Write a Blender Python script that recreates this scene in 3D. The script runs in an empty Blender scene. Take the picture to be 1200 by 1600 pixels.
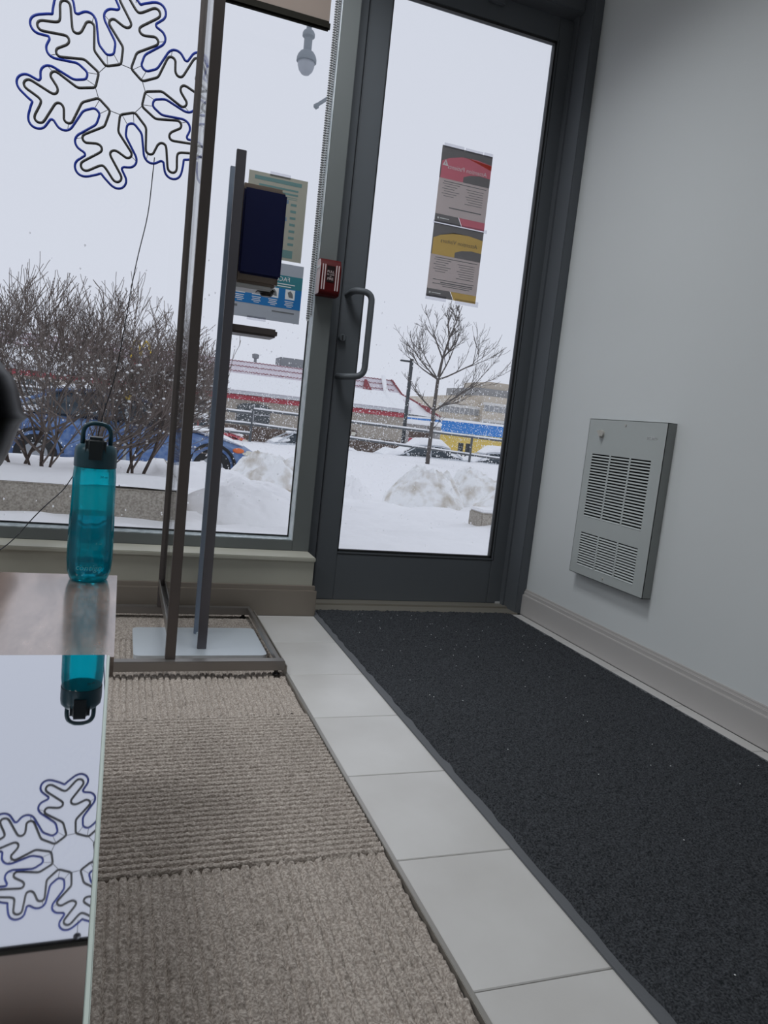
import bpy, bmesh, math, random
import numpy as np
from mathutils import Vector, Matrix, noise
random.seed(7)
S = bpy.context.scene
COL = S.collection
PI = math.pi

# ------------------------------------------------------------------ camera, world, exposure
cam_d = bpy.data.cameras.new('camera'); cam = bpy.data.objects.new('camera', cam_d); COL.objects.link(cam)
cam_d.sensor_fit = 'VERTICAL'; cam_d.sensor_height = 36; cam_d.sensor_width = 27; cam_d.lens = 26.154
cam_d.clip_start = 0.02; cam_d.clip_end = 600
cam.matrix_world = Matrix(((0.939273, -0.061323, -0.337648, 0), (-0.325841, 0.149353, -0.933553, 0),
                           (0.107677, 0.98688, 0.120302, 0.755), (0, 0, 0, 1)))
S.camera = cam
W = bpy.data.worlds.new('overcast_sky'); S.world = W; W.use_nodes = True
bg = W.node_tree.nodes['Background']
bg.inputs[0].default_value = (0.69, 0.72, 0.815, 1); bg.inputs[1].default_value = 1.0
S.view_settings.view_transform = 'Standard'; S.view_settings.look = 'None'
S.view_settings.exposure = 0.0; S.view_settings.gamma = 1.0; S.view_settings.use_curve_mapping = False
# unseen lamps added to fill the room: x, y, watts (their lights are built with the lamps further down)
FILL_LAMPS = ((0.38, 2.08, 15.5), (-0.9, 2.1, 14.0), (-1.6, -0.9, 30.0), (-2.7, 0.8, 18.0))

# ------------------------------------------------------------------ helpers
def lin(c):
    if isinstance(c, str):
        c = [int(c[i:i+2], 16) for i in (0, 2, 4)]
    return tuple((v/255/12.92) if v/255 <= 0.04045 else ((v/255+0.055)/1.055)**2.4 for v in c)

MATS = {}
def mat(name, col, rough=0.5, metal=0.0, col2=None, nscale=20, ndetail=4, nmap=(0.35, 0.65), bump=0.0, bscale=60, bdist=0.002,
        stretch=(1, 1, 1), spec=0.5, coat=0.0, translucent=0.0, trans_col=None):
    m = bpy.data.materials.new(name); m.use_nodes = True
    nt = m.node_tree; p = nt.nodes['Principled BSDF']
    c = lin(col)
    p.inputs['Base Color'].default_value = (*c, 1); p.inputs['Roughness'].default_value = rough
    p.inputs['Metallic'].default_value = metal; p.inputs['Specular IOR Level'].default_value = spec
    p.inputs['Coat Weight'].default_value = coat
    tc = mp = None
    if col2 or bump:
        tc = nt.nodes.new('ShaderNodeTexCoord'); mp = nt.nodes.new('ShaderNodeMapping')
        mp.inputs['Scale'].default_value = stretch
        nt.links.new(tc.outputs['Object'], mp.inputs['Vector'])
    if col2:
        n = nt.nodes.new('ShaderNodeTexNoise'); n.inputs['Scale'].default_value = nscale; n.inputs['Detail'].default_value = ndetail
        r = nt.nodes.new('ShaderNodeValToRGB')
        r.color_ramp.elements[0].position = nmap[0]; r.color_ramp.elements[1].position = nmap[1]
        r.color_ramp.elements[0].color = (*c, 1); r.color_ramp.elements[1].color = (*lin(col2), 1)
        nt.links.new(mp.outputs[0], n.inputs['Vector']); nt.links.new(n.outputs['Fac'], r.inputs['Fac'])
        nt.links.new(r.outputs['Color'], p.inputs['Base Color'])
    if bump:
        n2 = nt.nodes.new('ShaderNodeTexNoise'); n2.inputs['Scale'].default_value = bscale; n2.inputs['Detail'].default_value = 5
        b = nt.nodes.new('ShaderNodeBump'); b.inputs['Strength'].default_value = bump; b.inputs['Distance'].default_value = bdist
        nt.links.new(mp.outputs[0], n2.inputs['Vector']); nt.links.new(n2.outputs['Fac'], b.inputs['Height'])
        nt.links.new(b.outputs['Normal'], p.inputs['Normal'])
    if translucent:
        t = nt.nodes.new('ShaderNodeBsdfTranslucent'); t.inputs['Color'].default_value = (*(lin(trans_col) if trans_col else c), 1)
        mx = nt.nodes.new('ShaderNodeMixShader'); mx.inputs[0].default_value = translucent
        nt.links.new(p.outputs[0], mx.inputs[1]); nt.links.new(t.outputs[0], mx.inputs[2])
        nt.links.new(mx.outputs[0], nt.nodes['Material Output'].inputs['Surface'])
    MATS[name] = m
    return m

def thin_glass(name, tint=(1, 1, 1), refl=1.0, rough=0.0, ior=1.45):
    m = bpy.data.materials.new(name); m.use_nodes = True; nt = m.node_tree
    nt.nodes.remove(nt.nodes['Principled BSDF'])
    t = nt.nodes.new('ShaderNodeBsdfTransparent'); t.inputs['Color'].default_value = (*tint, 1)
    g = nt.nodes.new('ShaderNodeBsdfGlossy'); g.inputs['Roughness'].default_value = rough
    f = nt.nodes.new('ShaderNodeFresnel'); f.inputs['IOR'].default_value = ior
    k = nt.nodes.new('ShaderNodeMath'); k.operation = 'MULTIPLY'; k.inputs[1].default_value = refl
    mx = nt.nodes.new('ShaderNodeMixShader')
    nt.links.new(f.outputs[0], k.inputs[0]); nt.links.new(k.outputs[0], mx.inputs[0])
    nt.links.new(t.outputs[0], mx.inputs[1]); nt.links.new(g.outputs[0], mx.inputs[2])
    nt.links.new(mx.outputs[0], nt.nodes['Material Output'].inputs['Surface'])
    MATS[name] = m
    return m

def emit(name, col, strength):
    m = bpy.data.materials.new(name); m.use_nodes = True; nt = m.node_tree
    nt.nodes.remove(nt.nodes['Principled BSDF'])
    e = nt.nodes.new('ShaderNodeEmission'); e.inputs[0].default_value = (*lin(col), 1); e.inputs[1].default_value = strength
    nt.links.new(e.outputs[0], nt.nodes['Material Output'].inputs['Surface'])
    MATS[name] = m
    return m

ORI = {}
def tag(o, label=None, cat=None, group=None, kind=None):
    if label: o['label'] = label
    if cat: o['category'] = cat
    if group: o['group'] = group
    if kind: o['kind'] = kind
    return o
def thing(name, loc, label, cat, group=None, kind=None):
    o = bpy.data.objects.new(name, None); COL.objects.link(o); o.location = loc; o.empty_display_size = 0.05
    ORI[o] = Vector(loc)
    return tag(o, label, cat, group, kind)

def fillet(pts, r, n=5, closed=False):
    out = []; N = len(pts)
    for i, p in enumerate(pts):
        if not closed and i in (0, N-1): out.append(Vector(p)); continue
        p = Vector(p); a = Vector(pts[i-1]); b = Vector(pts[(i+1) % N])
        da = a-p; db = b-p; la = da.length; lb = db.length
        rr = min(r, la*0.48, lb*0.48)
        p0 = p+da*(rr/la); p1 = p+db*(rr/lb)
        for k in range(n+1):
            t = k/n
            out.append(p0*(1-t)**2 + p*2*t*(1-t) + p1*t*t)
    return out

class MB:
    def __init__(s): s.bm = bmesh.new()
    def box(s, x0, x1, y0, y1, z0, z1, r=0, seg=2):
        ret = bmesh.ops.create_cube(s.bm, size=1)
        vs = ret['verts']
        for v in vs:
            v.co = Vector(((x0+x1)/2+v.co.x*(x1-x0), (y0+y1)/2+v.co.y*(y1-y0), (z0+z1)/2+v.co.z*(z1-z0)))
        if r:
            es = list({e for v in vs for e in v.link_edges})
            bmesh.ops.bevel(s.bm, geom=es, offset=r, segments=seg, affect='EDGES', clamp_overlap=True)
        return s
    def obox(s, c, half, rot=None):
        ret = bmesh.ops.create_cube(s.bm, size=2)
        for v in ret['verts']:
            q = Vector((v.co.x*half[0], v.co.y*half[1], v.co.z*half[2]))
            v.co = Vector(c) + (rot @ q if rot is not None else q)
        return s
    def tube(s, pts, r, seg=8, closed=False, cap=True):
        pts = [Vector(p) for p in pts]; N = len(pts)
        rs = r if isinstance(r, (list, tuple)) else [r]*N
        rings = []; up = None
        for i, p in enumerate(pts):
            if closed: t = pts[(i+1) % N]-pts[i-1]
            else: t = pts[min(i+1, N-1)]-pts[max(i-1, 0)]
            if t.length < 1e-9: t = Vector((0, 0, 1))
            t.normalize()
            if up is None: up = Vector((0, 0, 1)) if abs(t.z) < 0.9 else Vector((0, 1, 0))
            n = up-t*up.dot(t)
            if n.length < 1e-6: n = t.orthogonal()
            n.normalize(); up = n; b = t.cross(n)
            rings.append([s.bm.verts.new(p+(n*math.cos(2*PI*k/seg)+b*math.sin(2*PI*k/seg))*rs[i]) for k in range(seg)])
        for i in range(N if closed else N-1):
            A = rings[i]; B = rings[(i+1) % N]
            for k in range(seg):
                s.bm.faces.new((A[k], A[(k+1) % seg], B[(k+1) % seg], B[k]))
        if cap and not closed:
            s.bm.faces.new(rings[0][::-1]); s.bm.faces.new(rings[-1])
        return s
    def lathe(s, prof, c, seg=24, axis='Z', rad=None):
        rings = []
        for r, h in prof:
            ring = []
            for k in range(seg):
                a = 2*PI*k/seg; rr = r*(rad(a, h) if rad else 1)
                u, v = rr*math.cos(a), rr*math.sin(a)
                d = {'Z': (u, v, h), 'Y': (u, h, v), 'X': (h, u, v)}[axis]
                ring.append(s.bm.verts.new(Vector(c)+Vector(d)))
            rings.append(ring)
        for i in range(len(rings)-1):
            for k in range(seg):
                s.bm.faces.new((rings[i][k], rings[i][(k+1) % seg], rings[i+1][(k+1) % seg], rings[i+1][k]))
        if prof[0][0] > 1e-5: s.bm.faces.new(rings[0][::-1])
        if prof[-1][0] > 1e-5: s.bm.faces.new(rings[-1])
        return s
    def prism(s, poly, axis, a, b):
        def P(u, v, w): return {'X': (w, u, v), 'Y': (u, w, v), 'Z': (u, v, w)}[axis]
        A = [s.bm.verts.new(P(u, v, a)) for u, v in poly]; B = [s.bm.verts.new(P(u, v, b)) for u, v in poly]
        n = len(poly)
        s.bm.faces.new(A); s.bm.faces.new(B[::-1])
        for i in range(n): s.bm.faces.new((A[i], B[i], B[(i+1) % n], A[(i+1) % n]))
        return s
    def loft(s, secs, cap=True):
        R = [[s.bm.verts.new(p) for p in sec] for sec in secs]; n = len(R[0])
        for i in range(len(R)-1):
            for k in range(n): s.bm.faces.new((R[i][k], R[i][(k+1) % n], R[i+1][(k+1) % n], R[i+1][k]))
        if cap: s.bm.faces.new(R[0][::-1]); s.bm.faces.new(R[-1])
        return s
    def face(s, pts): s.bm.faces.new([s.bm.verts.new(p) for p in pts]); return s
    def blob(s, c, rad, rot=None):
        for v in bmesh.ops.create_icosphere(s.bm, subdivisions=2, radius=1)['verts']:
            q = Vector((v.co.x*rad[0], v.co.y*rad[1], v.co.z*rad[2])); v.co = Vector(c)+(rot @ q if rot is not None else q)
        return s
    def mesh(s, name, m, smooth=False, origin=None):
        bmesh.ops.recalc_face_normals(s.bm, faces=s.bm.faces[:])
        if origin is not None: bmesh.ops.translate(s.bm, verts=s.bm.verts[:], vec=-Vector(origin))
        me = bpy.data.meshes.new(name); s.bm.to_mesh(me); s.bm.free(); me.materials.append(m)
        if smooth:
            for f in me.polygons: f.use_smooth = True
            if smooth != 'all': me.set_sharp_from_angle(angle=math.radians(40))
        return me
    def build(s, name, m, parent=None, smooth=False, label=None, kind=None, origin=None):
        org = ORI[parent] if parent is not None else Vector(origin if origin is not None else (0, 0, 0))
        me = s.mesh(name, m, smooth, org)
        return link(name, me, parent, org if parent is None else None, label, kind)
def link(name, me, parent=None, loc=None, label=None, kind=None):
    o = bpy.data.objects.new(name, me); COL.objects.link(o)
    if parent is not None: o.parent = parent; ORI[o] = ORI[parent]
    else: ORI[o] = Vector(loc if loc is not None else (0, 0, 0))
    if loc is not None: o.location = loc
    if label: o['label'] = label
    if kind: o['kind'] = kind
    return o
def grid_mesh(name, X, Y, Z, m, smooth=True):
    ny, nx = X.shape
    v = np.stack([X, Y, Z], -1).reshape(-1, 3)
    i = np.arange(ny*nx).reshape(ny, nx)
    q = np.stack([i[:-1, :-1], i[:-1, 1:], i[1:, 1:], i[1:, :-1]], -1).reshape(-1, 4)
    me = bpy.data.meshes.new(name)
    me.vertices.add(len(v)); me.vertices.foreach_set('co', v.astype(np.float32).ravel())
    me.loops.add(q.size); me.loops.foreach_set('vertex_index', q.astype(np.int32).ravel())
    me.polygons.add(len(q)); me.polygons.foreach_set('loop_start', np.arange(0, q.size, 4, dtype=np.int32))
    me.update(calc_edges=True); me.validate()
    if smooth: me.polygons.foreach_set('use_smooth', np.ones(len(q), dtype=bool))
    me.materials.append(m)
    return me
def text_mesh(name, body, size, fn, m, parent, extrude=0.0002, align='CENTER', shear=0.0, label=None):
    cu = bpy.data.curves.new(name, 'FONT'); cu.body = body; cu.size = size; cu.align_x = align; cu.extrude = extrude; cu.shear = shear
    cu.resolution_u = 2
    t = bpy.data.objects.new(name, cu); COL.objects.link(t)
    dg = bpy.context.evaluated_depsgraph_get(); dg.update()
    me = bpy.data.meshes.new_from_object(t.evaluated_get(dg)); bpy.data.objects.remove(t)
    org = ORI[parent]
    for v in me.vertices: v.co = Vector(fn(*v.co))-org
    me.materials.clear(); me.materials.append(m); me.name = name
    return link(name, me, parent, None, label)
rng = np.random.default_rng(3)
def vnoise(X, Y, seed=0):
    xi = np.floor(X).astype(int); yi = np.floor(Y).astype(int); fx = X-xi; fy = Y-yi
    fx = fx*fx*(3-2*fx); fy = fy*fy*(3-2*fy)
    def h(a, b):
        v = np.sin(a*127.1+b*311.7+seed*74.7)*43758.5453
        return v-np.floor(v)
    return (h(xi, yi)*(1-fx)+h(xi+1, yi)*fx)*(1-fy)+(h(xi, yi+1)*(1-fx)+h(xi+1, yi+1)*fx)*fy

# ------------------------------------------------------------------ materials
mat('wall_paint', 'd8dbdc', 0.6, bump=0.03, bscale=220, bdist=0.001)
mat('ledge_paint', 'aeaca0', 0.5)
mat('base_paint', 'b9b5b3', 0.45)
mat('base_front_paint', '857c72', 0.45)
mat('ceiling_paint', 'd0d0cc', 0.8)
mat('alu_dark', '5f6368', 0.55, 0.12, spec=0.25)
mat('alu_mullion', '6c7070', 0.55, 0.12, spec=0.25)
mat('alu_black', '17181a', 0.5)
mat('galv', 'e2e8ec', 0.45, 0.25, col2='c2ccd2', nscale=25, nmap=(0.4, 0.7))
mat('reveal_wet', 'c6d0d4', 0.28, 0.4, col2='9aa6ab', nscale=60, bump=0.4, bscale=160)
mat('tile', 'c8c6c4', 0.30, col2='bab7b4', nscale=4, ndetail=6, nmap=(0.35, 0.75), bump=0.05, bscale=30)
mat('grout', '5f5a54', 0.9)
mat('carpet', 'c6bcb3', 0.95, col2='928880', nscale=240, ndetail=2, nmap=(0.3, 0.62), bump=0.7, bscale=300, bdist=0.004, spec=0.1)
mat('mat_pile', '4a4c50', 0.95, col2='26282b', nscale=260, ndetail=3, nmap=(0.35, 0.65), bump=0.8, bscale=420, bdist=0.003, spec=0.1)
mat('rubber', '5a5c60', 0.7, bump=0.3, bscale=500)
mat('strip_metal', 'a8a49e', 0.35, 0.7)
mat('threshold_metal', '8f8a80', 0.4, 0.4)
thin_glass('pane_glass', (0.985, 0.99, 0.99), 0.55)
thin_glass('acrylic', (0.97, 0.98, 0.98), 0.6)
mat('post_metal', '5e5755', 0.45, 0.35)
mat('bar_metal', '8b8784', 0.32, 0.7)
mat('stand_metal', '66646a', 0.4, 0.35)
mat('plate_silver', 'd4dce4', 0.3, 0.35)
mat('black_plastic', '0b0b0c', 0.4)
mat('gloss_black', '010102', 0.3, spec=0.05)
mat('navy', '07103f', 0.5, spec=0.3)
mat('chair_blue', '1c2f86', 0.8, bump=0.2, bscale=300)
mat('taupe', '7a6d63', 0.4)
mat('white_plastic', 'c9cacb', 0.4)
mat('heater_paint', 'b3b8b7', 0.38, 0.0)
mat('heater_dark', '121314', 0.7)
mat('heater_side', '8d9190', 0.4)
mat('knob', 'b8b5b0', 0.4)
mat('alarm_red', '4a070a', 0.45, spec=0.2)  # red darkened, its backlit shade is put into the colour
mat('alarm_white', 'cdbabb', 0.4)
mat('alarm_black', '1a0708', 0.4)
mat('tube_black', '2b2927', 0.5)
mat('tube_blue', '1c3a9c', 0.4, translucent=0.3, trans_col='2a55d0')
mat('wire', '2f2f33', 0.4, 0.6)
mat('shade_fabric', 'a69b93', 0.9, bump=0.1, bscale=800, translucent=0.5, trans_col='b0937f')
mat('shade_bar', '17150f', 0.7, spec=0.1)
mat('stand_blue', '8691a2', 0.4, 0.3)
mat('paper_cool', 'bcbfc4', 0.8, translucent=0.68, trans_col='ccd0d6')
mat('chain_bead', '1e1f21', 0.4)
mat('chain_dark', '3c3e40', 0.4, 0.4)
mat('paper_grey', 'cfcbca', 0.8, translucent=0.68, trans_col='e8dfdd')
mat('paper_warm', 'c0bfb4', 0.8, translucent=0.5, trans_col='a09e90')
mat('print_red', 'c88a92', 0.7, translucent=0.7, trans_col='f0b6c0')
mat('print_yellow', 'c8b07c', 0.7, translucent=0.7, trans_col='eedcaa')
mat('print_dark', '9a9899', 0.7, translucent=0.65, trans_col='aeacac')
mat('print_teal', '4a9aa6', 0.7, translucent=0.5, trans_col='4fa8b4')
mat('print_paleteal', '7ea3a4', 0.7, translucent=0.5, trans_col='86acad')
mat('print_blue', '2f8fd0', 0.7, translucent=0.5, trans_col='3a9bdc')
mat('print_white', 'f2f4f6', 0.7, translucent=0.35, trans_col='f0f2f4')
mat('print_text', '85888c', 0.7, translucent=0.4, trans_col='70767c')
mat('print_orange', 'c87060', 0.7, translucent=0.7, trans_col='f0a898')
thin_glass('tape', (0.86, 0.86, 0.88), 0.5, 0.3)
mat('mirror_sheet', 'd6d8de', 0.02, 1.0)
mat('sheet_edge', 'b9c4bd', 0.2)
mat('snow', 'fcfcfd', 0.75, bump=0.35, bscale=9, bdist=0.03)
mat('snow_dirty', 'fafbfb', 0.8, col2='b9ad9a', nscale=5.5, ndetail=9, nmap=(0.47, 0.78), bump=0.5, bscale=8, bdist=0.04)
mat('snow_roof', 'fbfcfd', 0.8)
mat('concrete', 'bcb5aa', 0.9, col2='948d83', nscale=90, bump=0.3, bscale=120)
mat('bark', '63564f', 0.9, col2='4a403b', nscale=30)
mat('twig', '7d726c', 0.9)
mat('tree_bark', '5b5552', 0.9)
mat('car_blue', '345b96', 0.35, 0.1, col2='6f88ad', nscale=9, ndetail=8, coat=0.3)
mat('car_white', 'c9ced4', 0.35)
mat('car_glass', '39434b', 0.1)
mat('tyre', '222325', 0.8)
mat('hub', '9a9ea2', 0.4, 0.5)
mat('lamp_orange', 'e0703a', 0.3)
mat('lamp_clear', 'd5d2c4', 0.25)
mat('build_beige', 'a79f94', 0.9)
mat('build_grey', '9f9b98', 0.9)
mat('build_stripe', 'b8505a', 0.7)
mat('build_brick', '6f625a', 0.9, col2='5a4e48', nscale=3)
mat('window_dark', '4f5457', 0.3)
mat('roof_red', '8e4a50', 0.8)
mat('roof_tile', 'dcd5dc', 0.85)
mat('fascia', 'c6c8cc', 0.7)
mat('unit_grey', '8a8d90', 0.7)
mat('store_blue', '3f86d2', 0.7)
mat('store_yellow', 'e2c56a', 0.8)
mat('office_beige', 'c9bfb0', 0.9)
mat('office_band', '9b9c9e', 0.6)
mat('office_pale', 'd6d4d0', 0.9)
mat('fence_metal', '5a5e62', 0.6)
mat('pole_dark', '3f4347', 0.6)
mat('pole_grey', '8d949a', 0.7)
mat('globe', 'c8ccd2', 0.4, translucent=0.4, trans_col='d5d9df')
mat('sign_yellow', 'e8c832', 0.6)
mat('sign_teal', '3f9c8a', 0.6)
mat('sign_white', 'd5d8da', 0.6)
M = MATS

# ------------------------------------------------------------------ room shell
H = 2.75
def struct(mb, name, m, label, cat, parent=None, smooth=False):
    return tag(mb.build(name, M[m], parent, smooth), label, cat, kind='structure')
fl = struct(MB().box(-3.5, 1.672, -3.0, 2.86, -0.12, -0.012), 'floor', 'grout', 'floor slab under the grey tiles and ribbed carpet', 'floor')
struct(MB().box(1.672, 1.80, -3.0, 2.95, -0.1, H), 'wall_right', 'wall_paint', 'plain pale grey painted wall carrying the louvred heater', 'wall')
struct(MB().box(-3.62, -3.5, -3.0, 2.95, -0.1, H), 'wall_left', 'wall_paint', 'pale grey painted wall at the far left of the room', 'wall')
struct(MB().box(-3.62, 1.80, -3.12, -3.0, -0.1, H), 'wall_back', 'wall_paint', 'pale grey painted wall behind the viewer', 'wall')
struct(MB().box(-3.62, 1.80, -3.12, 2.98, H, H+0.1), 'ceiling', 'ceiling_paint', 'flat white painted ceiling above the entrance', 'ceiling')
struct(MB().box(-3.5, 0.709, 2.665, 2.95, -0.1, 0.212).box(-3.5, 0.712, 2.655, 2.79, 0.206, 0.222, 0.003)
       .box(-3.5, 1.80, 2.78, 2.95, 2.52, H).box(-3.5, 0.712, 2.66, 2.95, 2.56, H), 'wall_front', 'ledge_paint',
       'low cream ledge wall running under the big window', 'wall')
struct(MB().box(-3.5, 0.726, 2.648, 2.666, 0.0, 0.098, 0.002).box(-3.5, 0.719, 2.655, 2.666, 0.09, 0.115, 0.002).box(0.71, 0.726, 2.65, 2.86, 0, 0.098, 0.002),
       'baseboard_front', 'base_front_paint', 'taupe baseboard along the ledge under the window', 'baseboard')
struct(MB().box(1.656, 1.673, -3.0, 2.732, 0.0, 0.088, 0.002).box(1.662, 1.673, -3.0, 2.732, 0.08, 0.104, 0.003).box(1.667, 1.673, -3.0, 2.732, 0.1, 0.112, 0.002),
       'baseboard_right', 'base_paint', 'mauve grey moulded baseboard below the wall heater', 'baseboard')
# tiles
ty = [2.338-0.3055*k for k in range(-1, 12)]
tm = {}
def tile_mesh(w, d):
    k = (round(w, 3), round(d, 3))
    if k not in tm: tm[k] = MB().box(-w/2, w/2, -d/2, d/2, -0.011, 0, 0.0015, 1).mesh('tile', M['tile'])
    return tm[k]
for (x0, x1) in ((0.495, 1.098), (1.1, 1.656)):
    for i, y0 in enumerate(ty):
        y1 = min(y0+0.3035, 2.72 if i == 0 else 9)
        o = link('tile', tile_mesh(x1-x0, y1-y0), fl, ((x0+x1)/2, (y0+y1)/2, 0))
struct(MB().box(0.487, 0.496, -1.5, 2.66, -0.012, 0.004, 0.001), 'trim_1', 'strip_metal', 'thin metal strip between carpet and grey tiles', 'trim')
struct(MB().box(0.7265, 1.64, 2.722, 2.80, -0.012, 0.006, 0.002).box(0.7265, 1.64, 2.80, 2.90, -0.012, 0.012, 0.003), 'trim_2', 'threshold_metal', 'dull metal threshold under the glass door', 'trim')
# ribbed carpet tiles with real ribs
def carpet_mesh(ribs=38, n=0.609, seg=190):
    per = 8
    t = np.linspace(0, ribs, ribs*per+1); u = np.linspace(0, 1, seg)
    U, T = np.meshgrid(u*n-n/2, t/ribs*n-n/2)
    wob = 0.16*(vnoise(U*55, np.floor(T/n*ribs+100), 21)-0.5)
    ph = (t[:, None]+wob) % 1.0
    prof = np.clip((np.minimum(ph, 1-ph)-0.07)/0.13, 0, 1)**0.6
    prof = prof*(0.9+0.1*vnoise(U*180, T*180, 4))
    Z = -0.0105+0.0125*prof+0.003*(vnoise(U*240, T*240, 5)-0.5)*prof
    return grid_mesh('carpet_tile', U, T, Z, M['carpet'])
def carpet_mesh2(n=0.609, seg=230):
    # loop pile side of the pattern: nubby bands with fine grooves between
    u = np.linspace(-n/2, n/2, seg); U, T = np.meshgrid(u, u)
    ph = (T/n*38+100+0.2*(vnoise(U*40, T*40, 9)-0.5)) % 1.0
    g = np.clip((np.minimum(ph, 1-ph)-0.05)/0.12, 0, 1)*(0.55+0.45*(vnoise(U*3, np.floor(T/n*38+100)*7.3, 31) > 0.35))
    nub = vnoise(U*170, T*170, 5)
    Z = -0.0105+0.0065*g+(0.25+0.75*g)*0.0055*nub**1.3+0.0025*vnoise(U*90, T*60, 8)
    return grid_mesh('carpet_tile', U, T, Z, M['carpet'])
cmA, cmB = carpet_mesh(), carpet_mesh2()
for i in range(5):
    for j in range(6):
        cy = 2.365-0.305-0.609*j+0.609; cx = 0.486-0.305-0.609*i
        ax = (i+j) % 2 == 0
        if cy < 0.1 and i > 0: continue
        o = link('carpet_tile', cmA if ax else cmB, fl, (cx, cy, 0))
        if not ax: o.rotation_euler.z = PI/2
struct(MB().box(-3.5, 0.486, -3.0, 2.66, -0.0125, -0.0112), 'floor_underlay', 'grout', 'dark backing layer under the ribbed carpet', 'floor')

# ------------------------------------------------------------------ window
win = thing('window_1', (0.645, 2.80, 0.222), 'large fixed window with grey metal frame left of the door', 'window', kind='structure')
MB().box(0.645, 0.712, 2.78, 2.88, 0.222, 2.52, 0.002).build('mullion', M['alu_mullion'], win)
MB().box(-3.5, 0.645, 2.78, 2.88, 0.222, 0.262, 0.002).build('bottom_frame', M['alu_mullion'], win)
MB().box(-3.5, 0.645, 2.78, 2.88, 2.42, 2.52, 0.002).build('top_frame', M['alu_mullion'], win)
MB().box(-3.5, -3.43, 2.78, 2.88, 0.262, 2.42, 0.002).build('side_frame', M['alu_mullion'], win)
MB().box(0.642, 0.6455, 2.783, 2.85, 0.262, 2.42).build('reveal_strip', M['galv'], win, label='bright galvanised side reveal of the window')
MB().box(-3.43, 0.642, 2.783, 2.85, 0.2615, 0.265).build('sill_strip', M['reveal_wet'], win, label='wet shiny metal sill along the glass')
MB().box(0.638, 0.642, 2.846, 2.853, 0.265, 2.42).box(-3.43, 0.642, 2.846, 2.853, 0.265, 0.271).build('glazing_gasket', M['alu_black'], win)
MB().box(-3.43, 0.643, 2.855, 2.861, 0.266, 2.42).build('pane', M['pane_glass'], win)
# ------------------------------------------------------------------ door
dr = thing('door_1', (1.2, 2.86, 0.0), 'grey metal framed glass entrance door with two posters', 'door', kind='structure')
MB().box(0.712, 0.762, 2.86, 2.95, 0.0, 2.46, 0.002).build('left_jamb', M['alu_dark'], dr)
MB().box(1.630, 1.672, 2.73, 2.95, 0.0, 2.52, 0.003).box(1.622, 1.632, 2.83, 2.90, 0, 2.46, 0.001).build('right_jamb', M['alu_dark'], dr)
MB().box(0.712, 1.630, 2.80, 2.95, 2.445, 2.52, 0.003).build('head_frame', M['alu_dark'], dr)
MB().box(0.767, 0.853, 2.86, 2.905, 0.012, 2.437, 0.003).build('left_stile', M['alu_dark'], dr)
MB().box(1.556, 1.646, 2.86, 2.905, 0.012, 2.437, 0.003).build('right_stile', M['alu_dark'], dr)
MB().box(0.853, 1.556, 2.861, 2.904, 0.012, 0.214, 0.002).build('bottom_rail', M['alu_dark'], dr)
MB().box(0.853, 1.556, 2.861, 2.904, 2.345, 2.437, 0.002).build('top_rail', M['alu_dark'], dr)
b = MB()
for (x0, x1, z0, z1) in ((0.853, 0.857, 0.214, 2.345), (1.548, 1.556, 0.214, 2.345), (0.853, 1.556, 0.214, 0.222), (0.853, 1.556, 2.335, 2.345)):
    b.box(x0, x1, 2.862, 2.878, z0, z1)
b.build('glazing_stop', M['alu_black'], dr)
b = MB()
for (x0, x1, z0, z1) in ((1.563, 1.566, 0.206, 2.352), (0.853, 1.566, 0.203, 0.206)):
    b.box(x0, x1, 2.8595, 2.8615, z0, z1)
b.build('seam_line', M['alu_black'], dr)
MB().box(0.853, 1.556, 2.884, 2.890, 0.214, 2.345).build('pane', M['pane_glass'], dr)
hp = fillet([(0.788, 2.862, 1.222), (0.798, 2.80, 1.236), (0.866, 2.79, 1.232), (0.866, 2.79, 0.918), (0.790, 2.80, 0.908), (0.780, 2.862, 0.910)], 0.045, 7)
MB().tube(hp, 0.0125, 12).build('pull_handle', M['alu_dark'], dr, True)
lk = MB().lathe([(0.0, -0.016), (0.012, -0.016), (0.015, -0.012), (0.015, 0.0)], (0.782, 2.86, 1.057), 20, 'Y').build('lock_cylinder', M['alu_dark'], dr, True)
MB().box(0.7795, 0.7835, 2.8425, 2.8445, 1.047, 1.067).build('thumb_turn', M['alu_black'], lk)
MB().box(1.235, 1.30, 2.838, 2.861, 2.405, 2.437, 0.003).box(1.24, 1.26, 2.832, 2.84, 2.41, 2.425).build('closer_bracket', M['alu_dark'], dr)
MB().box(0.90, 1.22, 2.81, 2.86, 2.44, 2.50, 0.006).build('closer_body', M['alu_dark'], dr)
MB().box(1.60, 1.645, 2.855, 2.905, 0.012, 0.02).build('bottom_hinge', M['white_plastic'], dr)

# ------------------------------------------------------------------ entrance mat
mt = thing('entrance_mat', (1.16, 1.3, 0), 'large black pile entrance mat with grey rubber edge on the tiles', 'mat')
xs = np.arange(0.742, 1.590, 0.0045); ys = np.arange(-0.3, 2.712, 0.0045)
X, Y = np.meshgrid(xs, ys)
Z = 0.005+0.0075*vnoise(X*150, Y*150, 1)+0.002*vnoise(X*60, Y*60, 4)
ed = np.minimum(np.minimum(X-xs[0], xs[-1]-X), np.minimum(Y-ys[0], ys[-1]-Y))
X = X+np.where(ed < 0.012, 0.008*(vnoise(Y*25, X*3, 6)-0.5), 0)
Z = np.where(ed < 0.004, 0.003, Z)
MBm = grid_mesh('pile', X-1.16, Y-1.3, Z, M['mat_pile'])
link('pile', MBm, mt)
MB().box(0.722, 1.605, -0.32, 2.722, 0.0002, 0.0035, 0.001).build('rubber_base', M['rubber'], mt)
b = MB()
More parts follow.
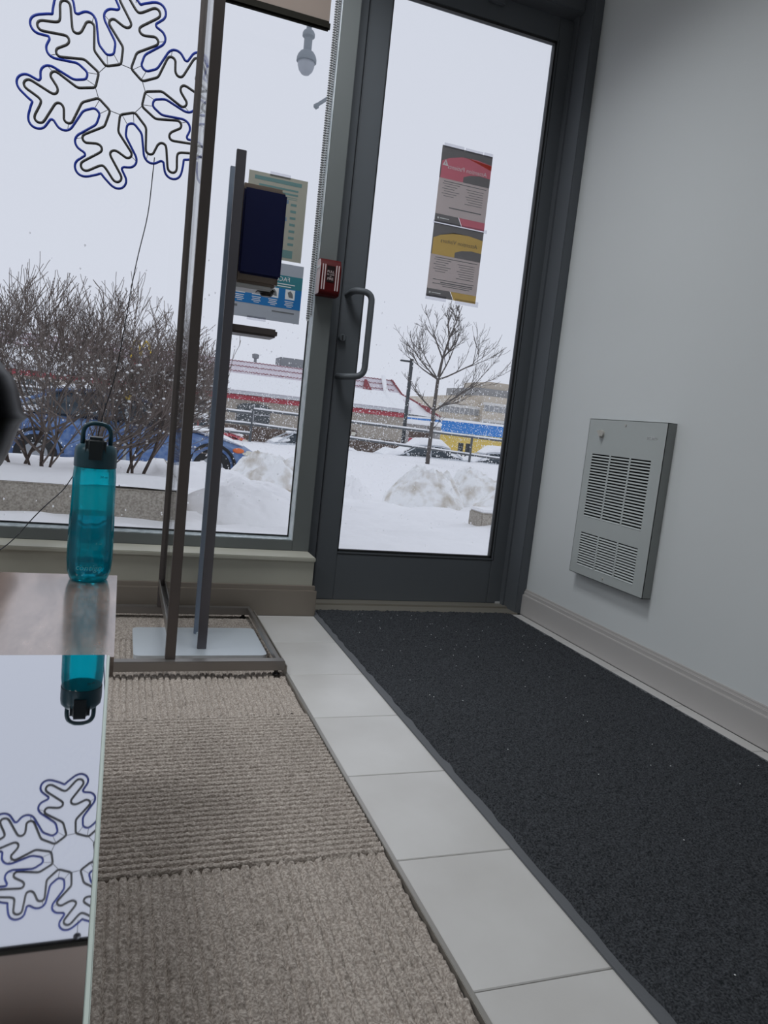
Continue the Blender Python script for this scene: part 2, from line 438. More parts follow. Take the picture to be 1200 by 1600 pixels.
for _ in range(70):
    x = random.uniform(0.8, 1.55); y = 2.65-abs(random.gauss(0, 0.7))
    b.lathe([(0, 0), (0.0018, 0.001), (0, 0.002)], (x, y, 0.0125), 5)
b.build('salt_grains', M['white_plastic'], mt, kind='stuff')

# ------------------------------------------------------------------ wall heater
hx = 1.637
ht = thing('wall_heater', (1.672, 2.175, 0.27), 'grey louvred metal heater mounted low on the pale wall', 'heater')
y0, y1, z0, z1 = 1.962, 2.388, 0.270, 0.848
gy0, gy1 = 2.018, 2.346
G = [(0.487, 0.721, 22), (0.304, 0.428, 13)]
cols = [gy1-0.104*0, ]
cw = 0.1035; cg = (gy1-gy0-3*cw)/2
cy = [(gy0+k*(cw+cg), gy0+k*(cw+cg)+cw) for k in range(3)]
b = MB()
def pan(ya, yb, za, zb): b.box(hx, hx+0.0018, ya, yb, za, zb)
pan(y0, y1, G[0][1], z1); pan(y0, y1, G[1][1], G[0][0]); pan(y0, y1, z0, G[1][0])
for za, zb, _ in G:
    pan(y0, cy[0][0], za, zb); pan(cy[0][1], cy[1][0], za, zb); pan(cy[1][1], cy[2][0], za, zb); pan(cy[2][1], y1, za, zb)
b.build('front_panel', M['heater_paint'], ht)
b = MB(); b.box(hx, 1.6715, y0, y0+0.0018, z0, z1).box(hx, 1.6715, y1-0.0018, y1, z0, z1).box(hx, 1.6715, y0, y1, z1-0.0018, z1).box(hx, 1.6715, y0, y1, z0, z0+0.0018)
b.build('side_casing', M['heater_side'], ht)
MB().box(1.662, 1.6715, y0+0.003, y1-0.003, z0+0.003, z1-0.003).build('dark_interior', M['heater_dark'], ht)
slat = None
for za, zb, n in G:
    pit = (zb-za)/n
    if slat is None:
        slat = MB().prism([(-0.0012, -0.0042), (0.0, -0.0050), (0.003, -0.0014), (0.009, 0.0), (0.009, 0.0008), (0.002, 0.0002)], 'Y', -cw/2, cw/2).mesh('slat', M['heater_paint'])
    for (a, c) in cy:
        for k in range(n):
            o = link('slat', slat, ht, (hx-1.672, (a+c)/2-2.175, za+pit*(k+0.5)-0.27))
kn = MB().lathe([(0.014, 0.0), (0.0135, -0.008), (0.0, -0.009)], (hx, 2.303, 0.795), 20, 'X').build('thermostat_knob', M['knob'], ht, True)
R45 = Matrix.Rotation(math.radians(-40), 3, 'X')
MB().obox((hx-0.012, 2.303, 0.795), (0.005, 0.0032, 0.0135), R45).build('knob_grip', M['knob'], kn)
for (yy, zz) in ((2.175, 0.831), (2.182, 0.286)):
    MB().lathe([(0.0045, 0.0), (0.004, -0.002), (0.0, -0.0022)], (hx, yy, zz), 10, 'X').lathe([(0.002, -0.0021), (0.0, -0.0026)], (hx, yy, zz), 6, 'X').build('screw', M['knob'], ht, True)
text_mesh('maker_mark', 'STELPRO', 0.0135, lambda x, y, z: (hx-0.0006-z, 2.03-x, 0.79+y), M['white_plastic'], ht, 0.0006)

# ------------------------------------------------------------------ posters
def poster(name, label, x0, x1, z0, z1, yy, paper, group):
    p = thing(name, ((x0+x1)/2, yy, z0), label, 'poster', group)
    pv = (0.42, 0.89) if group.startswith('notices') else (0, 1)
    MB().box(x0, x1, yy-0.0003, yy, z1-pv[1]*(z1-z0), z1-pv[0]*(z1-z0)).build('paper_sheet', M[paper], p)
    w = x1-x0; h = z1-z0
    def shape(nm, pts, m, lay=1):
        d = yy-0.0003-0.0003*lay
        MB().prism([(x0+u*w, z1-v*h) for u, v in pts], 'Y', d, d+0.00025).build(nm, M[m], p)
    def lines(nm, rows, m, lay=2):
        d = yy-0.0003-0.0003*lay; b = MB()
        for (u0, u1, v, t) in rows: b.box(x0+u0*w, x0+u1*w, d, d+0.0002, z1-(v+t)*h, z1-v*h)
        b.build(nm, M[m], p, kind='stuff')
    def txt(nm, body, size, u, v, m, lay=2):
        d = yy-0.0003-0.0003*lay
        text_mesh(nm, body, size, lambda x, y, z: (x0+u*w-x, d-z, z1-v*h+y), M[m], p, 0.0001)
    def tape(u0, u1, v0, v1):
        MB().box(x0+u0*w, x0+u1*w, yy-0.0012, yy-0.0010, z1-v1*h, z1-v0*h).build('tape_strip', M['tape'], p)
    return p, shape, lines, txt, tape
def swoop(u0, u1, v0, v1, bend, n=10):
    top = [(u0+(u1-u0)*k/n, v0+bend*(1-math.sin(PI*0.5*k/n)) if bend > 0 else v0-bend*(math.sin(PI*0.5*k/n)-1)) for k in range(n+1)]
    return top+[(u1, v1), (u0, v1)]
for (nm, lab, x0, x1, z0, z1, colr, title, tcol, dy) in (
        ('notice_poster', 'red and grey notice taped on the door glass, upper of two', 1.121, 1.343, 1.566, 1.858, 'print_red', 'Attention Patients', 'print_white', 0),
        ('notice_poster', 'yellow and grey notice taped on the door glass, lower of two', 1.121, 1.343, 1.275, 1.562, 'print_yellow', 'Attention Visitors', 'print_dark', 0)):
    red = colr == 'print_red'
    p, shape, lines, txt, tape = poster(nm, lab, x0, x1, z0, z1, 2.8835, 'paper_grey', 'notices on the door glass')
    shape('header_strip', [(0, 0), (1, 0), (1, 0.12), (0.7, 0.09), (0.4, 0.10), (0.15, 0.15), (0.02, 0.2), (0.02, 0.42), (0, 0.42)], 'print_dark', 0)
    shape('header_block', [(0.47, 0.42), (0.47, 0.35), (0.6, 0.31), (0.8, 0.29), (1, 0.30), (1, 0.42)], 'print_dark', 0)
    sw = [(0.02, 0.42), (0.02, 0.2), (0.15, 0.15), (0.4, 0.10 if red else 0.09), (0.7, 0.09), (1, 0.12), (1, 0.30), (0.8, 0.29), (0.6, 0.31), (0.47, 0.35), (0.47, 0.42)]
    shape('colour_swoosh', sw, colr, 0)
    if red: shape('corner_flash', [(0.5, 0.095), (1, 0.125), (1, 0.19), (0.75, 0.14)], 'print_orange', 2)
    shape('footer_block', [(0, 0.89), (0.46, 0.89), (0.54, 1), (0, 1)], 'print_dark', 0)
    shape('footer_colour', [(0.47, 0.89), (1, 0.89), (1, 1), (0.55, 1)], colr, 0)
    txt('title_text', title, 0.0235 if red else 0.0225, 0.53, 0.285 if red else 0.245, tcol, 4)
    if red:
        shape('warning_triangle', [(0.035, 0.255), (0.15, 0.255), (0.092, 0.175)], 'print_white', 4)
        shape('warning_mark', [(0.086, 0.235), (0.098, 0.235), (0.098, 0.205), (0.086, 0.205)], 'print_red', 5)
    rows = [(0.1, 0.95, 0.45, 0.008)]
    for k in range(7): rows.append((0.55+0.03*(k % 3), 0.9, 0.50+0.032*k, 0.006))
    for k in range(6): rows.append((0.08+0.04*(k % 2), 0.42-0.05*(k % 3), 0.48+0.032*k, 0.006))
    rows.append((0.25, 0.9, 0.78, 0.012))
    if not red: rows += [(0.1, 0.92, 0.75, 0.008), (0.1, 0.9, 0.805, 0.008), (0.3, 0.85, 0.83, 0.008)]
    lines('text_lines', rows, 'print_text', 2)
    lines('footer_mark', [(0.1, 0.28, 0.935, 0.012), (0.05, 0.08, 0.93, 0.025)], 'print_white', 3)
    if red: tape(0.03, 0.42, -0.035, 0.02); tape(0.45, 0.80, -0.03, 0.02); tape(0.82, 1.0, -0.035, 0.02)
    else: tape(-0.01, 0.4, 0.97, 1.045); tape(0.58, 1.06, 0.97, 1.045); tape(-0.02, 1.06, -0.035, 0.012)
# window posters (face the street, seen from behind)
p, shape, lines, txt, tape = poster('information_poster', 'warm grey and teal sheet stuck on the window behind the dispenser', 0.375, 0.593, 1.307, 1.602, 2.8545, 'paper_warm', 'sheets on the window glass')
shape('header_band', [(0.1, 0.045), (0.9, 0.045), (0.9, 0.09), (0.1, 0.09)], 'print_paleteal', 1)
shape('footer_band', [(0.1, 0.87), (0.84, 0.87), (0.84, 0.965), (0.1, 0.965)], 'print_paleteal', 1)
lines('heading_lines', [(0.18, 0.85, 0.135, 0.022), (0.42, 0.85, 0.185, 0.022)], 'print_paleteal', 1)
lines('text_lines', [(0.3, 0.84, 0.23, 0.006), (0.42, 0.84, 0.25, 0.006)]+[(0.74, 0.84, 0.3+0.08*k, 0.03) for k in range(7)], 'print_paleteal', 1)
lines('blue_marks', [(0.55, 0.70, 0.27, 0.006), (0.55, 0.70, 0.285, 0.006), (0.56, 0.70, 0.30, 0.006), (0.56, 0.69, 0.48, 0.006), (0.56, 0.69, 0.495, 0.006), (0.56, 0.69, 0.51, 0.006)], 'print_blue', 2)
tape(0.35, 0.7, -0.03, 0.02)
p, shape, lines, txt, tape = poster('information_poster', 'grey sheet with blue bands and face mask lettering stuck on the window', 0.326, 0.607, 1.083, 1.296, 2.8545, 'paper_cool', 'sheets on the window glass')
shape('teal_band', [(0, 0.20), (1, 0.20), (1, 0.45), (0, 0.45)], 'print_teal', 1)
shape('blue_band', [(0, 0.42), (1, 0.42), (1, 0.76), (0, 0.76)], 'print_blue', 2)
txt('title_text', 'FACE MASKS', 0.023, 0.6, 0.30, 'print_white', 3)
lines('subtitle_lines', [(0.35, 0.9, 0.34, 0.015), (0.4, 0.85, 0.38, 0.015)], 'print_white', 3)
for k in range(4):
    u = 0.12+0.22*k
    shape('icon_tile', [(u, 0.43), (u+0.13, 0.43), (u+0.13, 0.60), (u, 0.60)], 'print_white', 3)
    shape('icon_drawing', [(u+0.03, 0.48), (u+0.07, 0.45), (u+0.10, 0.5), (u+0.11, 0.57), (u+0.05, 0.56)], 'print_text', 4)
    lines('caption_lines', [(u, u+0.12, 0.63, 0.012), (u+0.01, u+0.11, 0.66, 0.012), (u, u+0.12, 0.69, 0.012), (u+0.03, u+0.1, 0.72, 0.01)], 'print_white', 3)
lines('footer_lines', [(0.62, 0.92, 0.82, 0.025), (0.04, 0.16, 0.80, 0.04)], 'print_text', 2)
tape(0.3, 0.55, 0.97, 1.04)

# ------------------------------------------------------------------ roller shade and bead chains
sh = thing('roller_shade', (0.0, 2.735, 2.09), 'grey roller shade with dark bottom bar above the window', 'shade')
MB().box(-1.3, 0.592, 2.738, 2.740, 2.105, 2.545).build('shade_fabric', M['shade_fabric'], sh)
MB().box(-1.3, 0.596, 2.728, 2.750, 2.078, 2.108, 0.006).build('bottom_bar', M['shade_bar'], sh)
for k, (cx_, cy_) in enumerate(((0.6215, 2.775), (0.6355, 2.805))):
    ch = thing('bead_chain', (cx_, cy_, 1.09), ('pale bead chain hanging beside the roller shade, nearer of two', 'pale bead chain hanging against the window reveal, farther of two')[k], 'chain', 'shade chains')
    bd = MB()
    zb = 1.09+0.02*k
    pts = [(cx_-0.0035, cy_, 2.45), (cx_-0.0035, cy_, zb+0.008), (cx_, cy_, zb), (cx_+0.0035, cy_, zb+0.008), (cx_+0.0035, cy_, 2.45)]
    MB().tube(fillet(pts, 0.006, 5), 0.0022, 6).build('cord', M['white_plastic'], ch, True)
    for sx in (-0.0035, 0.0035):
        z = zb+0.012
        while z < 2.45:
            bd.lathe([(0.0016, -0.002), (0.0029, -0.0012), (0.0029, 0.0012), (0.0016, 0.002)], (cx_+sx, cy_, z), 6)
            z += 0.0085
    bd.build('beads', M['chain_bead'], ch, kind='stuff')

# ------------------------------------------------------------------ fire alarm pull station
al = thing('fire_alarm', (0.68, 2.78, 1.188), 'red fire alarm pull box with pale stripes on the mullion', 'fire alarm')
prof = fillet([(2.78, 1.188, 0), (2.728, 1.188, 0), (2.722, 1.198, 0), (2.722, 1.29, 0), (2.738, 1.318, 0), (2.78, 1.32, 0)], 0.012, 4)
MB().prism([(q.x, q.y) for q in prof], 'X', 0.641, 0.718).build('housing', M['alarm_red'], al)
MB().prism([(2.779, 1.192), (2.727, 1.192), (2.725, 1.29), (2.74, 1.314), (2.779, 1.316)], 'X', 0.6398, 0.6412).build('side_plate', M['alarm_white'], al)
MB().box(0.6385, 0.645, 2.73, 2.779, 1.283, 1.292).build('side_tab', M['white_plastic'], al)
for x in (0.647, 0.656, 0.698, 0.707):
    MB().box(x, x+0.004, 2.7205, 2.7225, 1.206, 1.296).build('stripe', M['alarm_white'], al)
MB().box(0.664, 0.694, 2.7206, 2.7225, 1.235, 1.292).build('text_plate', M['alarm_black'], al)
for s_, t_, zz in ((0.0125, 'PULL', 1.267), (0.0078, 'IN CASE', 1.2585), (0.0055, 'OF', 1.2525), (0.0125, 'FIRE', 1.242)):
    text_mesh('lettering', t_, s_, lambda x, y, z: (0.679+x, 2.7203-z, zz+y), M['alarm_white'], al, 0.0002)

# ------------------------------------------------------------------ snowflake rope light
SC = Vector((-0.0713, 2.72, 1.719)); U = 0.000569
sf = thing('snowflake_light', (-0.0713, 2.72, 1.34), 'large snowflake rope light in black and blue hanging at the window', 'ornament')
inner = [(131, 27), (224, 37), (300, 122), (312, 133), (328, 134), (341, 125), (346, 110), (341, 95), (329, 57), (330, 39), (340, 26), (356, 22), (371, 31),
         (446, 101), (461, 111), (479, 109), (492, 97), (494, 81), (486, 66), (456, 34), (440, 16), (432, 0)]
outer = [(166, 74), (231, 80), (320, 159), (340, 167), (358, 167), (375, 159), (388, 145), (394, 128), (400, 106), (413, 99), (456, 134), (476, 140), (496, 137), (513, 127),
         (524, 112), (528, 94), (525, 76), (518, 60), (493, 20), (482, 6), (478, 0)]
def loop(half, gap=None):
    arm = half+[(u, -v) for u, v in half[:-1]][::-1]
    pts = []
    for k in range(6):
        a = math.radians(20.7+60*k); ca, sa = math.cos(a), math.sin(a)
        for (u, v) in arm[::-1]:
            pts.append(SC+Vector((u*ca-v*sa, 0, u*sa+v*ca))*U)
        # points run from v<0 side to v>0 side (counter-clockwise)
    return pts
MB().tube(fillet(loop(inner), 0.009, 4, True), 0.0042, 6, True).build('inner_tube', M['tube_black'], sf, 'all')
MB().tube(fillet(loop(outer), 0.010, 4, True), 0.0040, 6, True).build('outer_tube', M['tube_blue'], sf, 'all')
for k in range(6):
    a = math.radians(20.7+60*k); ca, sa = math.cos(a), math.sin(a)
    P = lambda u, v: SC+Vector((u*ca-v*sa, 0, u*sa+v*ca))*U
    MB().tube([P(131, -27), P(131, 27)], 0.0012, 5).build('hub_wire', M['wire'], sf)
    for s_ in (1, -1):
        MB().tube([P(325, s_*130), P(345, s_*166)], 0.0009, 4).build('link_wire', M['wire'], sf)
        MB().tube([P(131, s_*40), P(166, s_*74)], 0.0009, 4).build('link_wire', M['wire'], sf)
cord = [(0.046, 2.722, 1.535), (0.039, 2.722, 1.351), (0.014, 2.722, 1.212), (0.0, 2.722, 1.105), (-0.012, 2.72, 0.977), (-0.032, 2.72, 0.803), (-0.065, 2.71, 0.67),
        (-0.076, 2.70, 0.583), (-0.145, 2.66, 0.462), (-0.167, 2.64, 0.42), (-0.237, 2.6, 0.347), (-0.295, 2.5, 0.268), (-0.34, 2.38, 0.24), (-0.42, 2.3, 0.1), (-0.45, 2.3, 0.004)]
MB().tube(fillet(cord, 0.06, 4), 0.0018, 6).build('power_cord', M['wire'], sf, True)
MB().tube([SC+Vector((0.03, 0, 0.27)), SC+Vector((0.03, 0.004, 0.345))], 0.001, 4).lathe([(0.0, 0), (0.012, 0.004), (0.014, 0.008), (0.004, 0.010)], SC+Vector((0.03, 0.002, 0.342)), 12, 'Y').build('hanging_hook', M['wire'], sf, True)

# ------------------------------------------------------------------ floor divider
dv = thing('glass_divider', (0.163, 2.3, 0), 'tall clear panel divider in a dark metal frame on a floor base', 'divider')
MB().box(0.150, 0.177, 2.045, 2.072, 0.044, 2.2, 0.001).build('post', M['post_metal'], dv)
MB().box(0.150, 0.170, 2.585, 2.605, 0.044, 2.2, 0.001).build('post', M['post_metal'], dv)
MB().box(0.152, 0.172, 2.072, 2.585, 0.098, 0.118, 0.001).box(0.150, 0.1535, 2.072, 2.585, 0.118, 0.14).box(0.168, 0.1715, 2.072, 2.585, 0.118, 0.14).build('bottom_rail', M['bar_metal'], dv)
MB().box(0.152, 0.172, 2.072, 2.585, 2.17, 2.2, 0.001).build('top_rail', M['post_metal'], dv)
MB().box(0.1605, 0.1645, 2.072, 2.585, 0.118, 2.17).build('clear_panel', M['acrylic'], dv)
MB().box(-0.16, 0.482, 2.025, 2.055, 0.016, 0.044, 0.002).build('base_bar', M['bar_metal'], dv)
MB().box(-0.16, 0.474, 2.595, 2.622, 0.016, 0.042, 0.002).build('base_bar', M['bar_metal'], dv)
MB().box(0.462, 0.474, 2.055, 2.60, 0.026, 0.042, 0.001).build('side_bar', M['bar_metal'], dv)
MB().box(-0.16, -0.148, 2.055, 2.60, 0.026, 0.042, 0.001).build('side_bar', M['bar_metal'], dv)
for x, y in ((0.46, 2.035), (-0.14, 2.035), (0.45, 2.608), (-0.14, 2.608)):
    MB().lathe([(0.011, 0.0005), (0.011, 0.005), (0.006, 0.008), (0.006, 0.018)], (x, y, 0), 14).build('levelling_foot', M['black_plastic'], dv, True)
ar = MB().prism([(0.488, 0.0045), (0.4905, 0.0045), (0.4905, 0.028), (0.488, 0.028)], 'Y', 2.03, 2.62).build('floor_angle', M['strip_metal'], None, origin=(0.489, 2.3, 0.0))
tag(ar, 'thin upright metal angle strip beside the divider base', 'strip')
# ------------------------------------------------------------------ sanitizer stand
sn = thing('sanitizer_stand', (0.265, 2.285, 0), 'grey metal stand with silver base plate between divider and ledge', 'stand')
pl = fillet([(0.07, 2.147, 0), (0.455, 2.147, 0), (0.455, 2.425, 0), (0.07, 2.425, 0)], 0.022, 5, True)
MB().prism([(q.x, q.y) for q in pl], 'Z', 0.008, 0.020).build('base_plate', M['plate_silver'], sn)
MB().box(0.08, 0.445, 2.155, 2.415, -0.001, 0.009).build('plate_underside', M['black_plastic'], sn)
MB().box(0.252, 0.279, 2.205, 2.218, 0.02, 1.457, 0.001).build('upright', M['stand_metal'], sn)
MB().box(0.255, 0.2705, 2.357, 2.372, 0.02, 1.454, 0.001).build('upright', M['stand_blue'], sn, label='blue grey rear upright')
MB().box(0.262, 0.2705, 2.218, 2.357, 0.02, 0.024).lathe([(0.005, 0.024), (0.005, 0.03), (0.0, 0.031)], (0.2665, 2.34, 0), 8).build('foot_bracket', M['plate_silver'], sn)
MB().box(0.272, 0.278, 2.218, 2.357, 1.12, 1.37).box(0.272, 0.278, 2.218, 2.357, 0.96, 1.0).build('mounting_plate', M['stand_metal'], sn)
MB().box(0.278, 0.415, 2.235, 2.335, 0.964, 0.988, 0.006).build('drip_tray', M['post_metal'], sn)
ds = thing('sanitizer_dispenser', (0.278, 2.29, 1.09), 'navy blue hand sanitizer dispenser fixed to the grey stand', 'dispenser')
MB().box(0.2785, 0.404, 2.245, 2.345, 1.108, 1.386, 0.008).build('body', M['taupe'], ds)
MB().box(0.286, 0.409, 2.238, 2.252, 1.133, 1.372, 0.005).build('cover', M['navy'], ds)
MB().box(0.282, 0.39, 2.25, 2.335, 1.095, 1.109, 0.004).build('underside', M['white_plastic'], ds)
MB().lathe([(0.014, 1.083), (0.02, 1.09), (0.022, 1.102)], (0.378, 2.275, 0), 14).box(0.345, 0.40, 2.255, 2.30, 1.092, 1.104, 0.004).build('nozzle', M['black_plastic'], ds)

# ------------------------------------------------------------------ low table, mirror sheet, bottle
TZ = 0.395
def wood():
    m = bpy.data.materials.new('pale_wood'); m.use_nodes = True; nt = m.node_tree; p = nt.nodes['Principled BSDF']
    tc = nt.nodes.new('ShaderNodeTexCoord'); mp = nt.nodes.new('ShaderNodeMapping'); mp.inputs['Scale'].default_value = (9, 2.0, 9)
    mp.inputs['Rotation'].default_value = (0, 0, math.radians(-14))
    n = nt.nodes.new('ShaderNodeTexNoise'); n.inputs['Scale'].default_value = 2.4; n.inputs['Detail'].default_value = 6; n.inputs['Distortion'].default_value = 0.9
    w = nt.nodes.new('ShaderNodeTexNoise'); w.inputs['Scale'].default_value = 22; w.inputs['Detail'].default_value = 6
    mx = nt.nodes.new('ShaderNodeMath'); mx.operation = 'MULTIPLY_ADD'; mx.inputs[1].default_value = 0.35
    r = nt.nodes.new('ShaderNodeValToRGB')
    r.color_ramp.elements[0].position = 0.45; r.color_ramp.elements[0].color = (*lin('9c867b'), 1)
    r.color_ramp.elements[1].position = 0.85; r.color_ramp.elements[1].color = (*lin('6a554b'), 1)
    nt.links.new(tc.outputs['Object'], mp.inputs[0]); nt.links.new(mp.outputs[0], n.inputs[0]); nt.links.new(mp.outputs[0], w.inputs[0])
    nt.links.new(w.outputs[0], mx.inputs[0]); nt.links.new(n.outputs[0], mx.inputs[2]); nt.links.new(mx.outputs[0], r.inputs[0])
    nt.links.new(r.outputs[0], p.inputs['Base Color']); p.inputs['Roughness'].default_value = 0.26; p.inputs['Coat Weight'].default_value = 1.0; p.inputs['Coat Roughness'].default_value = 0.13; p.inputs['Coat IOR'].default_value = 2.1
    b = nt.nodes.new('ShaderNodeBump'); b.inputs['Strength'].default_value = 0.02; b.inputs['Distance'].default_value = 0.0005
    nt.links.new(w.outputs[0], b.inputs['Height']); nt.links.new(b.outputs[0], p.inputs['Normal'])
    MATS['wood'] = m
wood()
tb = thing('low_table', (-0.3, 0.9, 0), 'low pale wooden table with the teal bottle on its far end', 'table')
MB().prism([(-0.62, 0.22), (0.0005, 0.22), (0.0005, 1.047), (0.009, 1.047), (0.009, 1.536), (-0.62, 1.536)], 'Z', TZ-0.028, TZ).build('table_top', M['wood'], tb)
MB().box(-0.58, -0.03, 0.28, 1.48, TZ-0.09, TZ-0.028).build('apron', M['wood'], tb)
for x in (-0.57, -0.08):
    for y in (0.29, 1.43):
        MB().box(x, x+0.04, y, y+0.04, 0.001, TZ-0.028, 0.003).build('leg', M['wood'], tb)
ms = thing('mirror_sheet', (-0.3, 0.6, TZ), 'glossy mirror-like sheet lying on the near end of the low table', 'mirror')
MB().box(-0.60, -0.0005, 0.2, 1.047, TZ+0.0008, TZ+0.003).build('reflective_face', M['mirror_sheet'], ms)
MB().box(-0.0004, 0.0035, 0.2, 1.047, TZ+0.0004, TZ+0.0028, 0.0008).build('polished_edge', M['sheet_edge'], ms)

BC = Vector((-0.043, 1.498, TZ))
bt = thing('water_bottle', BC, 'teal plastic water bottle half full of water on the low table', 'bottle')
thin_glass('bottle_plastic', (0.05, 0.80, 0.88), 0.8, 0.02, 1.5)
nt_ = M['bottle_plastic'].node_tree
tl_ = nt_.nodes.new('ShaderNodeBsdfTranslucent'); tl_.inputs['Color'].default_value = (0.0, 0.80, 0.92, 1)
mm_ = nt_.nodes.new('ShaderNodeMixShader'); mm_.inputs[0].default_value = 0.36
tr_ = [n for n in nt_.nodes if n.bl_idname == 'ShaderNodeBsdfTransparent'][0]; mx_ = [n for n in nt_.nodes if n.bl_idname == 'ShaderNodeMixShader' and n != mm_][0]
nt_.links.new(tr_.outputs[0], mm_.inputs[1]); nt_.links.new(tl_.outputs[0], mm_.inputs[2]); nt_.links.new(mm_.outputs[0], mx_.inputs[1])
def glassy(name, col, ior):
    m = bpy.data.materials.new(name); m.use_nodes = True; p = m.node_tree.nodes['Principled BSDF']
    p.inputs['Base Color'].default_value = (*col, 1); p.inputs['Transmission Weight'].default_value = 1; p.inputs['IOR'].default_value = ior
    p.inputs['Roughness'].default_value = 0.0; MATS[name] = m
glassy('bottle_water', (0.10, 0.55, 0.62), 1.33)
mat('bottle_lid', '0f3c48', 0.35); mat('bottle_dark', '06141a', 0.4)
flute = lambda a, h: 1+(0.009*math.cos(12*a) if 0.02 < h < 0.125 else 0)
bprof = [(0.0, 0.003), (0.028, 0.001), (0.0345, 0.003), (0.039, 0.018), (0.0408, 0.04), (0.0405, 0.09), (0.0398, 0.124), (0.0392, 0.128), (0.0386, 0.17), (0.0383, 0.2), (0.0368, 0.215), (0.0368, 0.222)]
MB().lathe(bprof, BC, 96, rad=flute).build('shell', M['bottle_plastic'], bt, 'all')
MB().lathe([(0.0, 0.012), (0.033, 0.012), (0.0372, 0.022), (0.0385, 0.05), (0.0380, 0.09), (0.0378, 0.129), (0.0, 0.129)], BC, 96, rad=lambda a, h: 1+(0.007*math.cos(12*a) if 0.02 < h < 0.125 else 0)).build('water', M['bottle_water'], bt, True)
lid = MB().lathe([(0.0355, 0.216), (0.0378, 0.218), (0.0378, 0.243), (0.0365, 0.252), (0.030, 0.259), (0.0, 0.260)], BC, 48).build('lid', M['bottle_lid'], bt, True)
MB().box(BC.x-0.018, BC.x+0.018, BC.y-0.040, BC.y+0.016, TZ+0.226, TZ+0.274, 0.007, 3).build('spout_cover', M['bottle_dark'], lid, True)
hpts = fillet([(BC.x-0.0245, BC.y+0.004, TZ+0.25), (BC.x-0.0245, BC.y+0.004, TZ+0.298), (BC.x+0.0245, BC.y+0.004, TZ+0.298), (BC.x+0.0245, BC.y+0.004, TZ+0.25)], 0.022, 7)
MB().tube(hpts, 0.0042, 8).build('carry_loop', M['bottle_lid'], lid, 'all')
mat('bottle_print', '7fd6dc', 0.4, translucent=0.5)
def wrap(zc, rr, mirror):
    def fn(x, y, z):
        a = (x/rr)*(-1 if mirror else 1); r2 = rr+z
        return (BC.x+r2*math.sin(a), BC.y+(r2 if mirror else -r2)*math.cos(a), TZ+zc+y)
    return fn
text_mesh('lettering', 'contigo', 0.016, wrap(0.026, 0.0420, False), M['bottle_print'], bt, 0.0001, shear=0.25)
text_mesh('lettering', 'contigo', 0.020, wrap(0.030, 0.0420, True), M['bottle_print'], bt, 0.0001)
text_mesh('volume_mark', '24 oz', 0.0065, lambda x, y, z: wrap(0.2, 0.0388, False)(x+0.018, y, z), M['bottle_dark'], bt, 0.0001)
text_mesh('volume_mark', '8 oz', 0.0065, lambda x, y, z: wrap(0.075, 0.0418, False)(x+0.016, y, z), M['bottle_print'], bt, 0.0001)

# ------------------------------------------------------------------ office chair at the left edge (only the back shell shows)
oc = thing('office_chair', (-0.95, 2.4, 0), 'glossy black chair back with blue pad at the left photo edge', 'chair')
secs = []
for i in range(15):
    v = -1+2*i/14; yy = 2.42+v*0.2
    e = math.sqrt(max(0.03, 1-abs(v)**2.6))
    ring = []
    for (px_, pz_) in ((-0.332, 0.789), (-0.311, 0.768), (-0.295, 0.73), (-0.284, 0.685), (-0.278, 0.666), (-0.265, 0.652), (-0.282, 0.634), (-0.295, 0.596), (-0.309, 0.552), (-0.328, 0.507), (-0.362, 0.456), (-0.419, 0.41),
                       (-0.457, 0.43), (-0.432, 0.51), (-0.406, 0.60), (-0.406, 0.685), (-0.419, 0.787), (-0.445, 0.86), (-0.419, 0.89), (-0.375, 0.85)):
        ring.append((-0.42+(px_+0.42)*e, yy, 0.65+(pz_-0.65)*(0.55+0.45*e)))
    secs.append(ring)
MB().loft(secs).build('back_shell', M['gloss_black'], oc, True)
MB().box(-0.50, -0.428, 2.25, 2.59, 0.46, 0.85, 0.02, 3).build('back_pad', M['chair_blue'], oc, True)
MB().box(-0.335, -0.322, 2.232, 2.246, 0.70, 0.755, 0.004).build('side_badge', M['chair_blue'], oc, True)
MB().box(-1.20, -0.72, 2.19, 2.61, 0.40, 0.48, 0.03, 3).build('seat', M['chair_blue'], oc, True)
MB().tube([(-0.47, 2.4, 0.52), (-0.52, 2.4, 0.40), (-0.76, 2.4, 0.38)], 0.02, 8).build('back_support', M['black_plastic'], oc, True)
MB().tube([(-0.95, 2.4, 0.40), (-0.95, 2.4, 0.09)], 0.03, 14).build('gas_column', M['black_plastic'], oc, True)
for k in range(5):
    a = 2*PI*k/5+0.6; ex, ey = -0.95+0.22*math.cos(a), 2.4+0.2*math.sin(a)
    MB().tube([(-0.95, 2.4, 0.10), (ex, ey, 0.065)], [0.025, 0.016], 8).build('base_leg', M['black_plastic'], oc, True)
    MB().lathe([(0.0, -0.012), (0.025, -0.012), (0.025, 0.012), (0.0, 0.012)], (ex, ey, 0.027), 14, 'X').build('caster', M['black_plastic'], oc, True)

